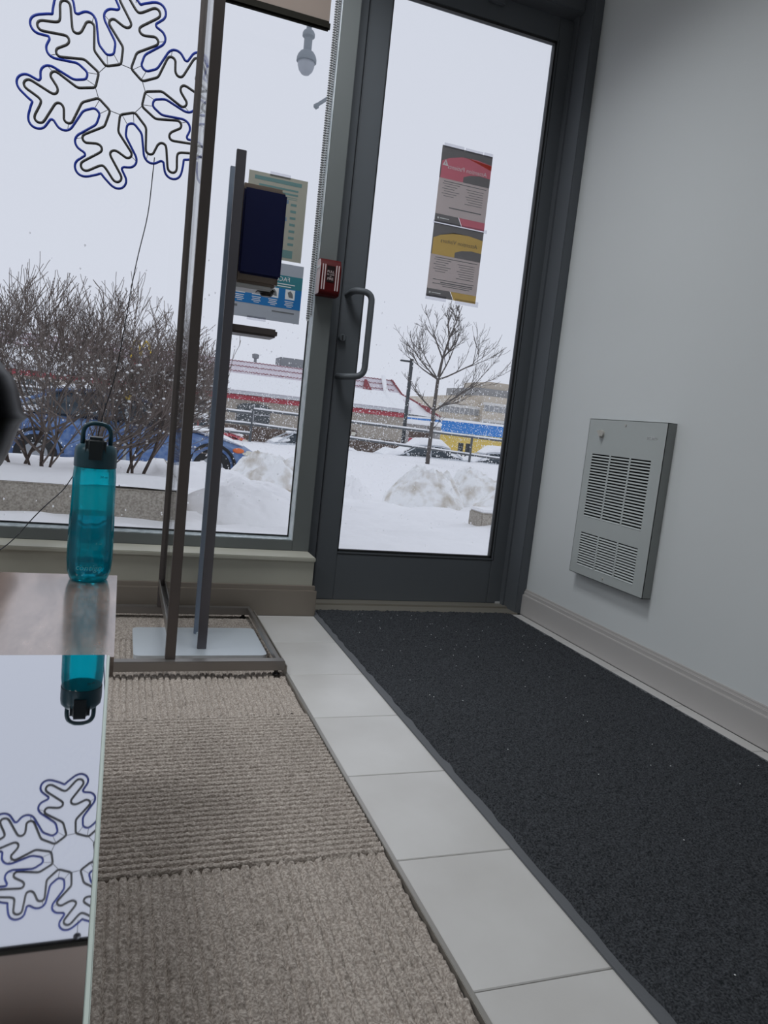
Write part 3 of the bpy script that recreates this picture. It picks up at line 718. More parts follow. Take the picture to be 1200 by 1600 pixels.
# ------------------------------------------------------------------ unseen fill lamps, added with their fixtures to brighten the room
mat('fill_lamp_panel', 'eef0f2', 0.5)
for (x, y, wts), lab in zip(FILL_LAMPS, ('added square ceiling fill lamp above the entrance mat', 'added square ceiling fill lamp by the window left of the door',
                                    'added square ceiling fill lamp behind the viewer', 'added square ceiling fill lamp by the left wall')):
    c = thing('fill_lamp', (x, y, H), lab, 'lamp', 'added fill lamps')
    b = MB()
    for (x0, x1, y0, y1) in ((-0.32, 0.32, -0.32, -0.29), (-0.32, 0.32, 0.29, 0.32), (-0.32, -0.29, -0.29, 0.29), (0.29, 0.32, -0.29, 0.29)): b.box(x+x0, x+x1, y+y0, y+y1, H-0.05, H-0.001)
    b.build('frame', M['white_plastic'], c)
    MB().box(x-0.29, x+0.29, y-0.29, y+0.29, H-0.012, H-0.002).build('diffuser', M['fill_lamp_panel'], c)
    ld = bpy.data.lights.new('fill_light', 'AREA'); ld.shape = 'SQUARE'; ld.size = 0.56; ld.energy = wts; ld.color = (0.93, 0.97, 1.0); ld.spread = math.radians(136)
    lo = bpy.data.objects.new('fill_light', ld); COL.objects.link(lo); lo.parent = c; lo.location = (0, 0, -0.02)

# ================================================================== outside
GP = [(2.86, -0.03), (5, -0.05), (7, -0.10), (9, -0.30), (11.5, -0.66), (18, -0.68), (19.5, -0.36), (24.4, -0.36), (26.5, -1.15), (29, -1.45), (50, -1.5), (70, -1.5), (300, -1.6)]
def gz(y):
    return float(np.interp(y, [p[0] for p in GP], [p[1] for p in GP]))
def axis(stops):
    out = []
    for (a, b, st) in stops: out += list(np.arange(a, b, st))
    return np.array(out)
xs = axis([(-160, -30, 10), (-30, -4, 1), (-4, 9, 0.07), (9, 30, 0.4), (30, 200, 10)])
ys = axis([(2.905, 6, 0.05), (6, 12, 0.08), (12, 30, 0.2), (30, 70, 2), (70, 290, 20)])
X, Y = np.meshgrid(xs, ys)
Z = np.interp(Y, [p[0] for p in GP], [p[1] for p in GP])
near = np.clip((Y-3.2)/2.0, 0, 1)*np.clip((28-Y)/6, 0, 1)
Z = Z+near*(0.05*(vnoise(X*1.3, Y*1.6, 1)-0.5)+0.05*(vnoise(X*3.1, Y*3.6, 2)-0.5)+0.03*(vnoise(X*7, Y*8, 3)-0.5))
Z = Z+np.clip((Y-3.0)/0.6, 0, 1)*np.clip((9-Y)/2, 0, 1)*0.045*(vnoise(X*4+Y, Y*13, 9)-0.5)
# ploughed ridges on both sides of the street
Z = Z+0.25*np.exp(-((Y-10.4)/0.8)**2)*np.clip(vnoise(X*0.8, Y*0.7, 11)+0.4*vnoise(X*2.7, Y*2.7, 12)-0.25, 0, 1.2)
Z = Z+0.35*np.exp(-((Y-18.4)/0.6)**2)*np.clip(vnoise(X*0.9, Y*0.7, 13)+0.5*vnoise(X*3, Y*3, 14)-0.2, 0, 1.2)
Z = Z-0.03*(np.exp(-((Y-14.6)/0.22)**2)+np.exp(-((Y-16.2)/0.22)**2))
g = link('ground', grid_mesh('ground', X, Y, Z, M['snow_dirty']))
# dirt only shows on the ploughed ridges: plain snow elsewhere
g.data.materials.clear(); g.data.materials.append(M['snow'])
tag(g, 'snow covered pavement, street and parking ground outside', 'ground', kind='structure')

def lump(name, label, cx, cy, zb, rx, ry, h, seed, m, group='ploughed snow banks', amp=0.5):
    n = 44; u = np.linspace(-1, 1, n); A, B = np.meshgrid(u, u)
    # map square to disc
    Xd = A*np.sqrt(1-B*B/2); Yd = B*np.sqrt(1-A*A/2); R = np.sqrt(Xd**2+Yd**2)
    Zd = np.clip(1-R**2.4, 0, 1)**0.75
    nz = vnoise(Xd*3+seed, Yd*3, seed)*0.6+vnoise(Xd*7+seed, Yd*7, seed+1)*0.3+vnoise(Xd*15, Yd*15, seed+2)*0.14
    Zd = Zd*(1-amp+amp*nz*1.7)+0.10*(vnoise(Xd*20+seed, Yd*20, seed+5)-0.5)*Zd
    me = grid_mesh(name, Xd*rx, Yd*ry, Zd*h-0.06*(R > 0.98), m)
    o = link(name, me, None, (cx, cy, zb))
    return tag(o, label, 'snow bank', group)
lump('snow_bank', 'tall dirty snow lump in the middle of the door view', 3.62, 8.6, -0.24, 0.52, 0.6, 0.46, 3, M['snow_dirty'])
lump('snow_bank', 'wide dirty snow lump just right of the tall one through the door', 4.45, 8.8, -0.25, 0.58, 0.5, 0.44, 8, M['snow_dirty'])
lump('snow_bank', 'low snow heap at the right edge of the door glass', 4.35, 7.7, -0.17, 0.5, 0.4, 0.26, 12, M['snow_dirty'])
lump('snow_bank', 'rounded dirty snow heap in front of the blue car', 1.9, 9.6, -0.38, 0.72, 0.55, 0.54, 15, M['snow_dirty'])
lump('snow_bank', 'low white drift left of the heap by the blue car', 0.75, 9.0, -0.30, 1.0, 0.6, 0.32, 19, M['snow'])
lump('snow_bank', 'low white drift behind the door pull handle', 2.95, 9.9, -0.42, 0.45, 0.5, 0.36, 23, M['snow'])
lump('snow_bank', 'smooth white drift beside the end of the concrete kerb', 0.95, 5.9, -0.07, 0.5, 1.0, 0.16, 28, M['snow'], amp=0.2)
lump('snow_bank', 'small trodden snow ridge beyond the window corner', 1.3, 7.75, -0.16, 0.5, 0.45, 0.15, 31, M['snow'])

# planter kerb with snow bed
kb = thing('planter_kerb', (-1.5, 4.95, -0.06), 'rough concrete planter kerb with snow on top outside the window', 'kerb')
MB().box(-3.6, 0.42, 4.9, 5.06, -0.09, 0.160, 0.01).box(0.30, 0.42, 5.06, 7.6, -0.15, 0.160, 0.01).build('kerb_stone', M['concrete'], kb)
xs = np.arange(-3.6, 0.41, 0.05); ys = np.arange(4.93, 7.6, 0.05); X, Y = np.meshgrid(xs, ys)
Z = 0.165+0.05*np.clip((Y-4.93)/0.12, 0, 1)*np.clip((0.42-X)/0.12, 0, 1)+0.05*(vnoise(X*2, Y*2, 4)-0.5)+0.025*(vnoise(X*6, Y*6, 5)-0.5)-0.10*np.clip((Y-5.2)/1.2, 0, 1)
Z = np.maximum(Z, np.where((Y < 5.08) | (X > 0.29), 0.162, -1))
link('snow_bed', grid_mesh('snow_bed', X+1.5, Y-4.95, Z+0.06, M['snow']), kb)
st = thing('kerb_block', (3.3, 5.75, -0.09), 'short grey concrete block in the snow at lower right of door', 'kerb')
MB().box(2.905, 4.2, 5.6, 5.85, -0.12, 0.075, 0.01).build('block_body', M['concrete'], st)
MB().box(2.91, 4.2, 5.61, 5.85, 0.073, 0.105, 0.012).build('snow_cap', M['snow'], st)

# ---- bare branching plants
def grow(b, p, d, L, r, depth, spread, rnd, up=0.12, tips=None, seg=4, ratio=0.72, nk=(2, 3), bend=0.18, bound=None, rmin=0.0019):
    pts = [p]; dd = d.copy(); n = 4
    for i in range(n):
        dd = (dd+Vector((rnd.gauss(0, bend), rnd.gauss(0, bend), rnd.gauss(0, bend*0.6)+up*0.5))*0.6).normalized()
        p = p+dd*(L/n)
        if bound and not bound(p): break
        pts.append(p)
    if len(pts) < 2: return
    rs = [max(rmin, r*(1-0.35*i/n)) for i in range(len(pts))]
    b.tube(pts, rs, seg if r > 0.006 else 3, cap=False)
    if tips is not None: tips.extend([(q, dd) for q in pts[1:]])
    if depth <= 0: return
    for k in range(rnd.randint(*nk)):
        i = rnd.randint(1, len(pts)-1); q = pts[i]
        ax = Vector((rnd.gauss(0, 1), rnd.gauss(0, 1), rnd.gauss(0, 0.6))).normalized()
        nd = (dd+ax*spread+Vector((0, 0, up))).normalized()
        grow(b, q, nd, L*ratio*rnd.uniform(0.75, 1.2), rs[i]*0.66, depth-1, spread, rnd, up, tips, seg, ratio, nk, bend, bound, rmin)
    nd = (dd+Vector((rnd.gauss(0, 0.3), rnd.gauss(0, 0.3), up))).normalized()
    grow(b, pts[-1], nd, L*ratio, rs[-1]*0.8, depth-1, spread, rnd, up, tips, seg, ratio, nk, bend, bound, rmin)

rnd = random.Random(11)
bush_defs = [(-0.62, 6.15, 'dense leafless shrub at the left of the snowy planter', [(-0.62, 0), (-0.55, 0.05), (-0.7, 0.1), (-0.5, -0.05), (-0.78, 0.15), (-0.95, 0.1), (-1.1, 0.2)], -0.15),
             (-0.1, 6.2, 'dense leafless shrub behind the teal bottle in the planter', [(-0.34, 0), (-0.28, 0.1), (-0.1, 0.1), (-0.2, 0.15), (0.05, 0.05), (0.1, 0.12), (0.16, 0.0)], 0.3)]
for (bx, by, lab, stems, lean) in bush_defs:
    sb = thing('bare_shrub', (bx, by, 0.08), lab, 'shrub', 'shrubs in the planter')
    tips = []; b = MB(); st_ = []
    def inb(p):
        return p.z > 0.12 and p.z < 1.66-0.28*max(0, p.x+0.05)-(0.25 if p.x > 0.3 else 0)+0.12*math.sin(p.x*9+p.y*7) and p.x < 0.78 and p.y > 5.2
    for (sx, sy) in stems:
        base = Vector((sx, by+sy, 0.06))
        d = Vector((rnd.gauss(lean*0.6, 0.22), rnd.gauss(0, 0.2), 1)).normalized()
        sbm = MB(); q = base; pts = [q]
        for i in range(4):
            d = (d+Vector((rnd.gauss(0, 0.1), rnd.gauss(0, 0.1), 0.1))).normalized(); q = q+d*0.09; pts.append(q)
        r0 = rnd.uniform(0.010, 0.017)
        sbm.tube(pts, [r0, r0*0.95, r0*0.9, r0*0.85, r0*0.8], 6).build('stem', M['bark'], sb, 'all')
        for k in range(6):
            nd = (d+Vector((rnd.gauss(lean*0.8, 0.65), rnd.gauss(0, 0.5), rnd.uniform(-0.5, 0.4)))).normalized()
            grow(b, pts[rnd.randint(1, 4)], nd, 0.46, r0*0.62, 4, 0.7, rnd, 0.09, tips, 4, 0.74, (1, 3), 0.11, inb, 0.0021)
    b.build('branches', M['twig'], sb, kind='stuff')
    sn_ = MB()
    for (q, d) in rnd.sample(tips, min(len(tips), 900)):
        if q.z > 1.0 and rnd.random() < 0.75: continue
        r = rnd.uniform(0.006, 0.014)
        sn_.lathe([(0, -r*0.5), (r, 0), (r*0.7, r*0.6), (0, r*0.9)], q+Vector((0, 0, r*0.5)), 5)
    sn_.build('snow_clumps', M['snow_roof'], sb, kind='stuff')

# tree across the street
rnd = random.Random(5)
tr = thing('bare_tree', (8.42, 20, -0.40), 'slender leafless street tree seen through the door glass', 'tree')
tp = [Vector((8.40, 20, -0.42)), Vector((8.41, 20, 0.4)), Vector((8.41, 20, 1.2)), Vector((8.43, 20, 2.1)), Vector((8.50, 20, 2.7)), Vector((8.64, 20, 3.3)), Vector((8.80, 20, 3.8)), Vector((8.92, 20, 4.25))]
MB().tube(tp, [0.07, 0.06, 0.055, 0.05, 0.036, 0.026, 0.016, 0.008], 8).build('trunk', M['tree_bark'], tr, 'all')
b = MB()
for (i, dx, dz, L) in ((2, 0.9, 0.75, 1.25), (2, -0.8, 0.55, 0.7), (3, 1.0, 0.45, 1.15), (3, -1.0, 0.55, 1.0), (3, -0.5, 1.0, 0.9), (3, 0.5, 1.0, 0.9), (4, -0.45, 1, 0.75), (4, 0.7, 0.9, 0.7), (5, -0.3, 1, 0.5), (5, 0.6, 0.8, 0.45), (6, -0.3, 1, 0.3), (6, 0.5, 0.8, 0.3), (2, 0.75, 0.5, 0.9), (3, -0.8, 0.3, 0.8), (1, 0.5, 0.5, 0.5)):
    d = Vector((dx, rnd.gauss(0, 0.5), dz)).normalized()
    grow(b, tp[i].copy(), d, L, 0.024, 3, 0.72, rnd, 0.12, None, 4, 0.58, (2, 4), 0.08, None, 0.005)
b.build('branches', M['tree_bark'], tr, kind='stuff')

# ---- cars
def car(name, label, x, y, z, L, m, snow, group, heading=1, scale=1.0):
    t = thing(name, (x, y, z), label, 'car', group)
    W2 = 0.86
    def sec(u, zb, zt, hw, k=3):   # rounded section, u along length
        pts = []
        for i in range(16):
            a = 2*PI*i/16; ca, sa = math.cos(a), math.sin(a)
            pts.append((x+heading*u, y+hw*math.copysign(abs(ca)**0.5, ca), z+(zb+zt)/2+(zt-zb)/2*math.copysign(abs(sa)**0.55, sa)))
        return pts
    h = L/2
    low = [(-h, 0.42, 0.78, 0.68), (-h+0.08, 0.30, 0.95, 0.78), (-h+0.5, 0.22, 1.0, 0.86), (-0.9, 0.2, 0.97, 0.88), (0.3, 0.2, 0.95, 0.88), (0.85, 0.2, 0.95, 0.88), (h-0.75, 0.22, 0.86, 0.86), (h-0.3, 0.24, 0.74, 0.80), (h-0.08, 0.28, 0.62, 0.70), (h, 0.36, 0.55, 0.60)]
    MB().loft([sec(*s_) for s_ in low]).build('body', M[m], t, True)
    cab = [(-h+0.35, 0.94, 1.0, 0.66), (-1.15, 0.9, 1.34, 0.62), (-0.7, 0.9, 1.42, 0.62), (-0.1, 0.9, 1.41, 0.62), (0.35, 0.9, 1.28, 0.64), (0.95, 0.9, 0.97, 0.70)]
    MB().loft([sec(*s_) for s_ in cab]).build('window_band', M['car_glass'], t, True)
    rf = [(-1.35, 1.30, 1.36, 0.50), (-0.9, 1.36, 1.45, 0.57), (-0.4, 1.38, 1.46, 0.58), (0.1, 1.34, 1.42, 0.57), (0.35, 1.26, 1.32, 0.5)]
    MB().loft([sec(*s_) for s_ in rf]).build('roof', M[m], t, True)
    b = MB()
    for (u0, z0_, u1, z1_) in ((0.35, 1.29, 0.98, 0.95), (-0.35, 1.40, -0.32, 0.94), (-1.25, 1.32, -h+0.3, 1.0)):
        for s_ in (-1, 1): b.tube([(x+heading*u0, y+s_*0.60, z+z0_), (x+heading*u1, y+s_*0.74, z+z1_)], 0.03, 6)
    b.build('pillars', M[m], t, True)
    for u in (-h+0.85, h-0.88):
        for s_ in (-1, 1):
            w = MB().lathe([(0.0, -0.10), (0.2, -0.10), (0.30, -0.09), (0.325, -0.05), (0.325, 0.05), (0.30, 0.09), (0.0, 0.1)], (x+heading*u, y+s_*0.80, z+0.325), 24, 'Y').build('wheel', M['tyre'], t, True)
            MB().lathe([(0.0, s_*0.105), (0.19, s_*0.10), (0.2, s_*0.085)], (x+heading*u, y+s_*0.80, z+0.325), 16, 'Y').build('hub_cap', M['hub'], w, True)
            MB().tube([(x+heading*(u+0.40*math.cos(a)), y+s_*0.845, z+0.325+0.40*math.sin(a)) for a in np.linspace(0.1, PI-0.1, 12)], 0.03, 6).build('wheel_arch', M['tyre'], t, True)
    for s_ in (-1, 1):
        MB().blob((x+heading*(h-0.26), y+s_*0.70, z+0.60), (0.17, 0.08, 0.06), Matrix.Rotation(-heading*s_*0.35, 3, 'Z')).build('headlamp', M['lamp_clear'], t, True)
        MB().blob((x+heading*(h-0.44), y+s_*0.78, z+0.65), (0.11, 0.05, 0.05), Matrix.Rotation(-heading*s_*0.15, 3, 'Z')).build('indicator_lamp', M['lamp_orange'], t, True)
        MB().blob((x+heading*0.8, y+s_*0.94, z+0.98), (0.07, 0.10, 0.06)).build('door_mirror', M[m], t, True)
    if snow:
        b = MB()
        b.loft([sec(*s_) for s_ in [(-1.35, 1.36, 1.40, 0.46), (-0.9, 1.40, 1.45+snow, 0.56), (-0.4, 1.40, 1.46+snow, 0.58), (0.1, 1.36, 1.42+snow, 0.56), (0.4, 1.27, 1.30+snow*0.5, 0.5), (0.98, 0.95, 0.97+snow*0.4, 0.6)]])
        b.loft([sec(*s_) for s_ in [(0.9, 0.93, 0.96+snow*0.5, 0.7), (h-0.75, 0.80, 0.88+snow, 0.76), (h-0.35, 0.70, 0.74+snow*0.6, 0.68)]])
        b.loft([sec(*s_) for s_ in [(-h+0.12, 0.9, 0.97, 0.66), (-h+0.5, 0.95, 1.01+snow, 0.7), (-1.2, 0.98, 1.2, 0.6)]])
        b.build('snow_cover', M['snow_roof'], t, True)
    return t
car('parked_car', 'blue car with orange indicator parked beyond the snow heaps', 0.12, 13.9, -0.68, 4.5, 'car_blue', 0.05, 'parked cars')
car('parked_car', 'snow covered pale car beside the street tree trunk', 12.3, 30.5, -1.5, 4.3, 'car_white', 0.28, 'parked cars', -1)
car('parked_car', 'snow covered pale car in front of the yellow store', 17.0, 31.0, -1.55, 4.3, 'car_white', 0.28, 'parked cars')
car('parked_car', 'pale car half hidden at the left of the lamp post', 7.9, 31.0, -1.5, 4.3, 'car_white', 0.1, 'parked cars')
car('parked_car', 'snow covered red car far off behind the metal railing', 3.6, 36.0, -1.45, 4.2, 'build_stripe', 0.24, 'parked cars')

# ---- fences
def fence(name, label, xa, xb, y, rails, posts, group='snowy rail fences'):
    f = thing(name, ((xa+xb)/2, y, gz(y)), label, 'fence', group)
    for (za, zb) in rails:
        r = MB().tube([(xa, y, za), (xb, y, zb)], 0.035, 8).build('rail', M['fence_metal'], f, True)
        MB().box(0, 1, -0.03, 0.03, 0.02, 0.065, 0.012) .bm.free()
        b = MB(); n = 8
        for i in range(n):
            t0, t1 = i/n, (i+1)/n-0.002
            p0 = Vector((xa+(xb-xa)*t0, y, za+(zb-za)*t0+0.045)); p1 = Vector((xa+(xb-xa)*t1, y, za+(zb-za)*t1+0.045))
            b.tube([p0, p1], 0.032, 6)
        b.build('snow_line', M['snow_roof'], r, 'all')
    for (px_, zt) in posts:
        MB().tube([(px_, y, gz(y)-0.1), (px_, y, zt)], 0.045, 8).build('post', M['fence_metal'], f, True)
    return f
fence('rail_fence', 'snow topped rail fence behind the tree and lamp post', 3.87, 16.0, 24.0, [(0.67, 0.46), (0.20, -0.26)], [(3.87, 0.78), (11.68, 0.56), (15.9, 0.5)])
fence('rail_fence', 'three rail fence behind the blue car bonnet', -4.5, 3.85, 23.9, [(0.62, 0.55), (0.28, 0.20), (0.0, -0.1)], [(-3.5, 0.62), (-1.4, 0.6), (0.6, 0.6), (2.55, 0.62), (2.95, 0.3)])

# ---- lot lamp post
lp = thing('lamp_post', (12.87, 34, -1.46), 'dark square parking lot lamp post beside the bare tree', 'lamp post')
MB().box(12.80, 12.94, 33.93, 34.07, -0.5, 3.85).build('pole', M['pole_dark'], lp)
MB().lathe([(0.26, -1.5), (0.26, -0.45), (0.22, -0.40), (0.0, -0.40)], (12.87, 34, 0), 16).build('pole_base', M['concrete'], lp, True)
MB().box(12.30, 12.85, 33.9, 34.1, 3.68, 3.76, 0.02).build('lamp_head', M['pole_dark'], lp)
for (bx_, nm) in ((15.55, 'left'), (15.95, 'right')):
    q = MB().box(bx_-0.09, bx_+0.09, 33.0, 33.2, -1.5, 0.12).build('bollard', M['pole_dark'], None, origin=(bx_, 33.1, -1.46))
    tag(q, '%s of the two short dark posts before the yellow store' % nm, 'bollard', 'lot bollards')

# ---- pendant street lamp close to the building
sl = thing('street_lamp', (1.88, 7.0, -0.12), 'grey ornamental street lamp with hanging globe above the dispenser', 'lamp post')
MB().lathe([(0.10, -0.15), (0.10, 0.3), (0.05, 0.45), (0.045, 4.6), (0.03, 4.9), (0, 5.0)], (1.885, 7.0, 0), 14).build('pole', M['pole_grey'], sl, True)
MB().tube(fillet([(1.885, 7, 4.55), (1.6, 7, 4.75), (1.335, 7, 4.7), (1.335, 7, 4.1)], 0.2, 6), 0.02, 8).build('arm', M['pole_grey'], sl, True)
MB().tube([(1.885, 7, 3.75), (1.62, 7, 3.63), (1.47, 7, 3.50)], 0.016, 6).lathe([(0, -0.03), (0.025, -0.01), (0.025, 0.01), (0, 0.03)], (1.465, 7, 3.49), 8).build('banner_arm', M['pole_grey'], sl, True)
MB().lathe([(0.02, 4.14), (0.022, 4.05), (0.045, 4.03), (0.055, 4.01), (0.055, 3.985), (0.037, 3.97), (0.036, 3.87), (0.06, 3.855), (0.078, 3.83), (0.088, 3.80), (0.089, 3.775), (0.075, 3.77)], (1.34, 7, 0.06), 20).build('lamp_hood', M['pole_grey'], sl, True)
MB().lathe([(0.076, 3.775), (0.074, 3.74), (0.06, 3.70), (0.035, 3.672), (0, 3.665)], (1.34, 7, 0.06), 20).build('globe', M['globe'], sl, 'all')

# ---- sign pole behind the shrubs
sp = thing('sign_post', (0.06, 12, -0.66), 'street sign pole with teal, white and yellow plates behind shrubs', 'sign')
MB().tube([(0.06, 12, -0.7), (0.06, 12, 1.25)], 0.025, 8).build('pole', M['pole_grey'], sp, True)
MB().box(0.0, 0.11, 11.95, 11.965, 0.95, 1.10).build('teal_plate', M['sign_teal'], sp)
MB().box(-0.01, 0.11, 11.95, 11.965, 0.80, 0.89).build('white_plate', M['sign_white'], sp)
MB().box(-0.01, 0.11, 11.95, 11.965, 0.665, 0.785).build('yellow_plate', M['sign_yellow'], sp)
b = MB()
for k in range(2): b.face([(-0.01, 11.949, 0.70+0.04*k), (0.11, 11.949, 0.735+0.04*k), (0.11, 11.949, 0.75+0.04*k), (-0.01, 11.949, 0.715+0.04*k)])
b.build('stripe', M['pole_dark'], sp)
rs = thing('roadside_sign', (0.7, 45, -1.5), 'tall yellow double arch sign of the restaurant behind shrubs', 'sign')
MB().box(0.6, 0.8, 44.9, 45.1, -1.55, 2.9).build('pole', M['pole_grey'], rs)
MB().box(0.2, 1.3, 44.92, 45.08, 2.35, 2.75).build('base_board', M['build_stripe'], rs)
for cx_ in (0.48, 1.0):
    MB().tube([(cx_+0.26*math.cos(a), 45, 2.75+1.0*math.sin(a)) for a in np.linspace(0, PI, 14)], 0.07, 6).build('arch', M['sign_yellow'], rs, True)

# ---- restaurant
rt = thing('restaurant', (6.0, 53, -1.35), 'low beige restaurant with snowy tiled roof and red stripe', 'building')
MB().box(-14, 18.8, 50, 62, -1.6, 1.55).build('wall', M['build_beige'], rt)
MB().box(-14, 18.82, 49.93, 50.0, -1.6, -0.55).build('brick_base', M['build_brick'], rt)
MB().box(-14, 18.9, 49.9, 50.0, 1.16, 1.47).build('red_stripe', M['build_stripe'], rt)
MB().box(-14.3, 19.1, 49.5, 62, 1.50, 1.72).build('eave', M['fascia'], rt)
# double mansard: lower slope snowed over, upper slope with tile courses showing
MB().loft([[(-14.3, 49.45, 1.72), (19.2, 49.45, 1.72), (19.2, 62, 1.72), (-14.3, 62, 1.72)],
           [(-14.0, 50.6, 2.75), (18.6, 50.6, 2.75), (18.6, 61, 2.75), (-14.0, 61, 2.75)],
           [(-13.7, 51.3, 3.75), (18.0, 51.3, 3.75), (18.0, 60, 3.75), (-13.7, 60, 3.75)]]).build('roof', M['roof_tile'], rt)
MB().loft([[(-14.2, 49.40, 1.76), (18.9, 49.40, 1.76), (18.9, 49.6, 1.70), (-14.2, 49.6, 1.70)],
           [(-14.0, 50.50, 2.86), (18.4, 50.50, 2.86), (18.4, 50.7, 2.7), (-14.0, 50.7, 2.7)]]).build('roof_snow', M['snow_roof'], rt)
for (zz, yy) in ((3.74, 51.26), (3.42, 51.03), (3.06, 50.78)):
    b = MB(); x = -13.6
    for _ in range(135):
        if x > 17.9: break
        b.tube([(x, yy-0.03, zz), (x+0.118, yy-0.03, zz-0.07), (x+0.235, yy-0.03, zz)], 0.02, 4, cap=False); x += 0.235
    b.build('tile_course', M['roof_red'], rt, kind='stuff')
MB().tube([(18.0, 51.2, 3.78), (18.65, 50.5, 2.78), (20.1, 50.2, 2.2), (21.7, 50.2, 1.5)], 0.07, 6).build('hip_edge', M['roof_red'], rt, True)
MB().loft([[(18.5, 50.25, 2.75), (18.6, 58, 2.75), (18.6, 58, 1.5), (18.5, 50.25, 1.5)], [(20.1, 50.25, 2.15), (20.1, 58, 2.15), (20.1, 58, 1.45), (20.1, 50.25, 1.45)], [(21.7, 50.25, 1.48), (21.7, 58, 1.48), (21.7, 58, 1.40), (21.7, 50.25, 1.40)]]).build('side_roof', M['snow_roof'], rt)
MB().box(18.5, 21.9, 50.3, 58, -1.5, 0.8).build('annex_wall', M['build_grey'], rt)
MB().box(18.4, 21.9, 50.15, 58, 0.78, 1.12, 0.08).build('annex_snow', M['snow_roof'], rt)
b = MB()
for k in range(4): b.box(19.0+0.8*k, 19.04+0.8*k, 50.27, 50.31, -1.5, 0.78)
b.build('annex_joints', M['unit_grey'], rt)
MB().tube([(21.0, 49.9, 1.4), (21.0, 49.9, -1.4)], 0.05, 6).build('annex_post', M['fascia'], rt, True)
MB().tube([(17.3, 51.1, 3.95), (17.35, 50.5, 3.0), (17.9, 49.6, 1.85)], 0.16, 8).build('roof_beam', M['snow_roof'], rt, True)
MB().tube([(-3.0, 51.1, 3.95), (-2.95, 50.5, 3.0), (-2.4, 49.6, 1.85)], 0.16, 8).build('roof_beam', M['snow_roof'], rt, True)
MB().loft([[(15.9, 50.9, 3.55), (16.05, 50.9, 3.55), (16.05, 51.0, 3.55), (15.9, 51.0, 3.55)], [(15.75, 50.45, 2.85), (16.35, 50.45, 2.85), (16.35, 50.7, 2.85), (15.75, 50.7, 2.85)]]).build('roof_flash', M['roof_red'], rt)
MB().loft([[(19.9, 50.1, 2.2), (21.0, 50.1, 2.1), (21.0, 50.2, 2.1), (19.9, 50.2, 2.2)], [(20.6, 50.1, 1.75), (21.1, 50.1, 1.6), (21.1, 50.2, 1.6), (20.6, 50.2, 1.75)]]).build('roof_flash', M['roof_red'], rt)
for wx in (-9.5, -5.0, -0.4, 3.9, 8.14, 12.6):
    if wx > 9: continue
    arc = [(wx-1.1, -0.45), (wx+1.1, -0.45), (wx+1.1, 0.70)]+[(wx+1.1*math.cos(a), 0.70+0.30*math.sin(a)) for a in np.linspace(0.15, PI-0.15, 9)]+[(wx-1.1, 0.70)]
    w_ = MB().prism(arc, 'Y', 49.88, 50.0).build('window', M['window_dark'], rt)
    MB().box(wx-0.03, wx+0.03, 49.84, 49.9, -0.45, 0.95).box(wx-1.1, wx+1.1, 49.84, 49.9, 0.25, 0.3).build('glazing_bar', M['fascia'], w_)
w_ = MB().box(14.9, 15.4, 49.9, 50.0, -0.55, -0.1).build('wall_lantern', M['build_brick'], rt)
MB().box(15.0, 15.3, 49.85, 49.9, -0.45, -0.2).build('lantern_glass', M['lamp_clear'], w_)
MB().box(10.05, 12.4, 52.2, 54.0, 3.7, 4.40, 0.03).build('rooftop_unit', M['unit_grey'], rt)
MB().lathe([(0.10, 3.7), (0.10, 4.05), (0.22, 4.1), (0.25, 4.35), (0.12, 4.4)], (8.35, 52.4, 0), 10).build('vent_cap', M['unit_grey'], rt, True)
# red menu board by the drive lane
mb_ = thing('menu_board', (13.0, 33.05, -1.46), 'small red board on a post beside the snowy parked cars', 'sign')
MB().box(12.8, 13.25, 33.0, 33.1, -0.42, 0.12).build('board', M['build_stripe'], mb_)
MB().box(12.85, 13.9, 33.2, 33.3, 0.14, 0.42).build('header', M['build_brick'], mb_)
MB().box(12.98, 13.06, 33.02, 33.08, -1.5, -0.4).build('post', M['pole_dark'], mb_)

# ---- yellow and blue store
so = thing('store', (36, 66, -1.4), 'low yellow store with bright blue fascia behind the restaurant', 'building')
MB().box(27.1, 60, 62, 75, -1.8, 0.45).build('wall', M['store_yellow'], so)
MB().box(26.9, 60, 61.7, 75, 0.42, 1.42).build('fascia', M['store_blue'], so)
MB().box(26.8, 60, 61.6, 75, 1.42, 1.62, 0.05).build('roof_snow', M['snow_roof'], so)
MB().box(27.1, 60, 61.95, 62.05, 0.22, 0.42).build('trim_band', M['sign_yellow'], so)
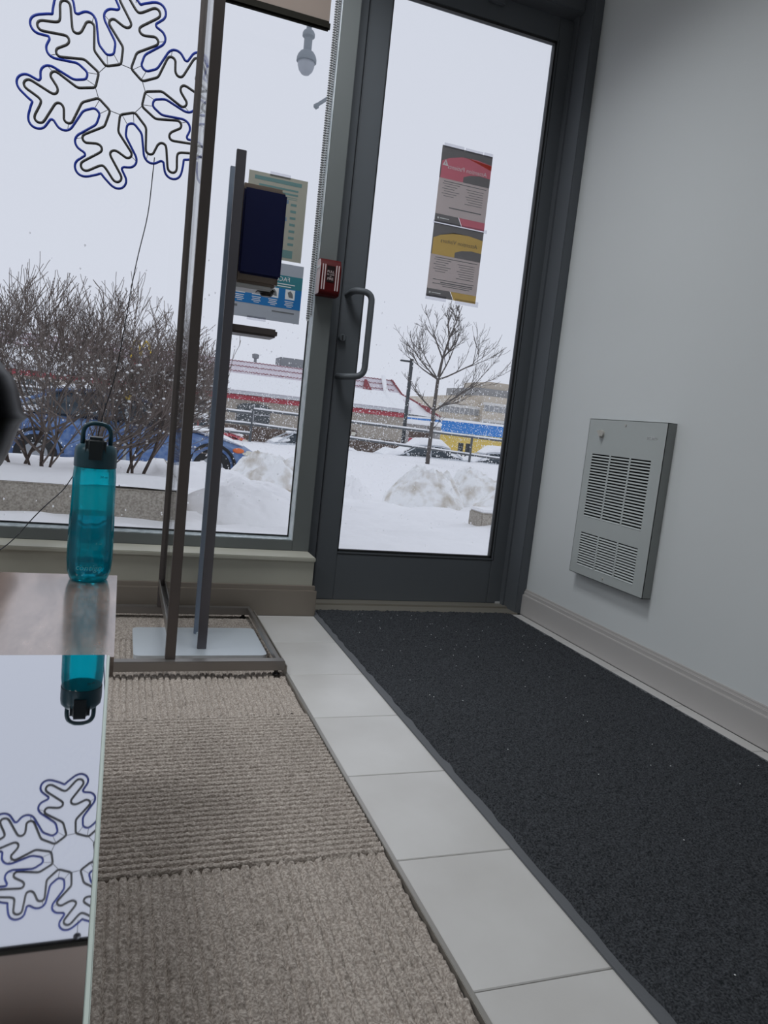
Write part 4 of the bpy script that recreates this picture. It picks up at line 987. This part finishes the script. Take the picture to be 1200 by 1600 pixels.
# ---- office block
of = thing('office_block', (75, 148, -1.6), 'pale beige office block with grey window bands far behind', 'building')
MB().box(59.8, 140, 140, 165, -2, 6.9).build('lower_wing', M['office_beige'], of)
MB().box(69.0, 140, 138.5, 165, -2, 8.15).build('upper_wing', M['office_beige'], of)
MB().box(69.9, 140, 143, 160, 8.15, 9.9).build('penthouse', M['office_band'], of)
MB().box(73.2, 80, 145, 158, 9.9, 11.5).build('lift_tower', M['office_beige'], of)
for (xa, yf, tops) in ((59.8, 140, (5.2, 2.3)), (69.0, 138.5, (6.3, 2.9))):
    xb = 69.0 if xa < 60 else 140
    for zt in tops:
        w_ = MB().box(xa+0.2, xb-0.1, yf-0.12, yf, zt-1.25, zt).build('window_band', M['office_band'], of)
        k = xa+0.2; b = MB()
        while k < min(xb, 90): b.box(k, k+0.12, yf-0.2, yf-0.1, zt-1.25, zt); k += 1.1
        b.build('mullion', M['office_pale'], w_)
        MB().box(xa, xb, yf-0.25, yf, zt, zt+0.55).build('pale_band', M['office_pale'], of)
MB().box(55, 69.0, 133, 140, -2, 2.0).build('front_annex', M['office_pale'], of)

# ---- falling snow
b = []
rnd = random.Random(21)
verts = []; faces = []
for i in range(22000):
    y = 4.0+46*rnd.random()**0.8; x = y*(-0.30+1.05*rnd.random()); z = gz(y)+rnd.random()**1.2*(1.3+0.07*y)
    r = rnd.uniform(0.003, 0.006)*(1+y/14)
    n0 = len(verts)
    verts += [(x+r, y, z), (x-r*0.5, y+r*0.8, z), (x-r*0.5, y-r*0.8, z), (x, y, z+r*1.2), (x, y, z-r*1.2)]
    faces += [(n0, n0+1, n0+3), (n0+1, n0+2, n0+3), (n0+2, n0, n0+3), (n0+1, n0, n0+4), (n0+2, n0+1, n0+4), (n0, n0+2, n0+4)]
me = bpy.data.meshes.new('falling_snow'); me.from_pydata(verts, [], faces); mat('flake', 'ffffff', 0.9, translucent=0.5, spec=0.0)
me.materials.append(M['flake'])
tag(link('falling_snow', me), 'scattered small flakes of falling snow in the street', 'snow', kind='stuff')
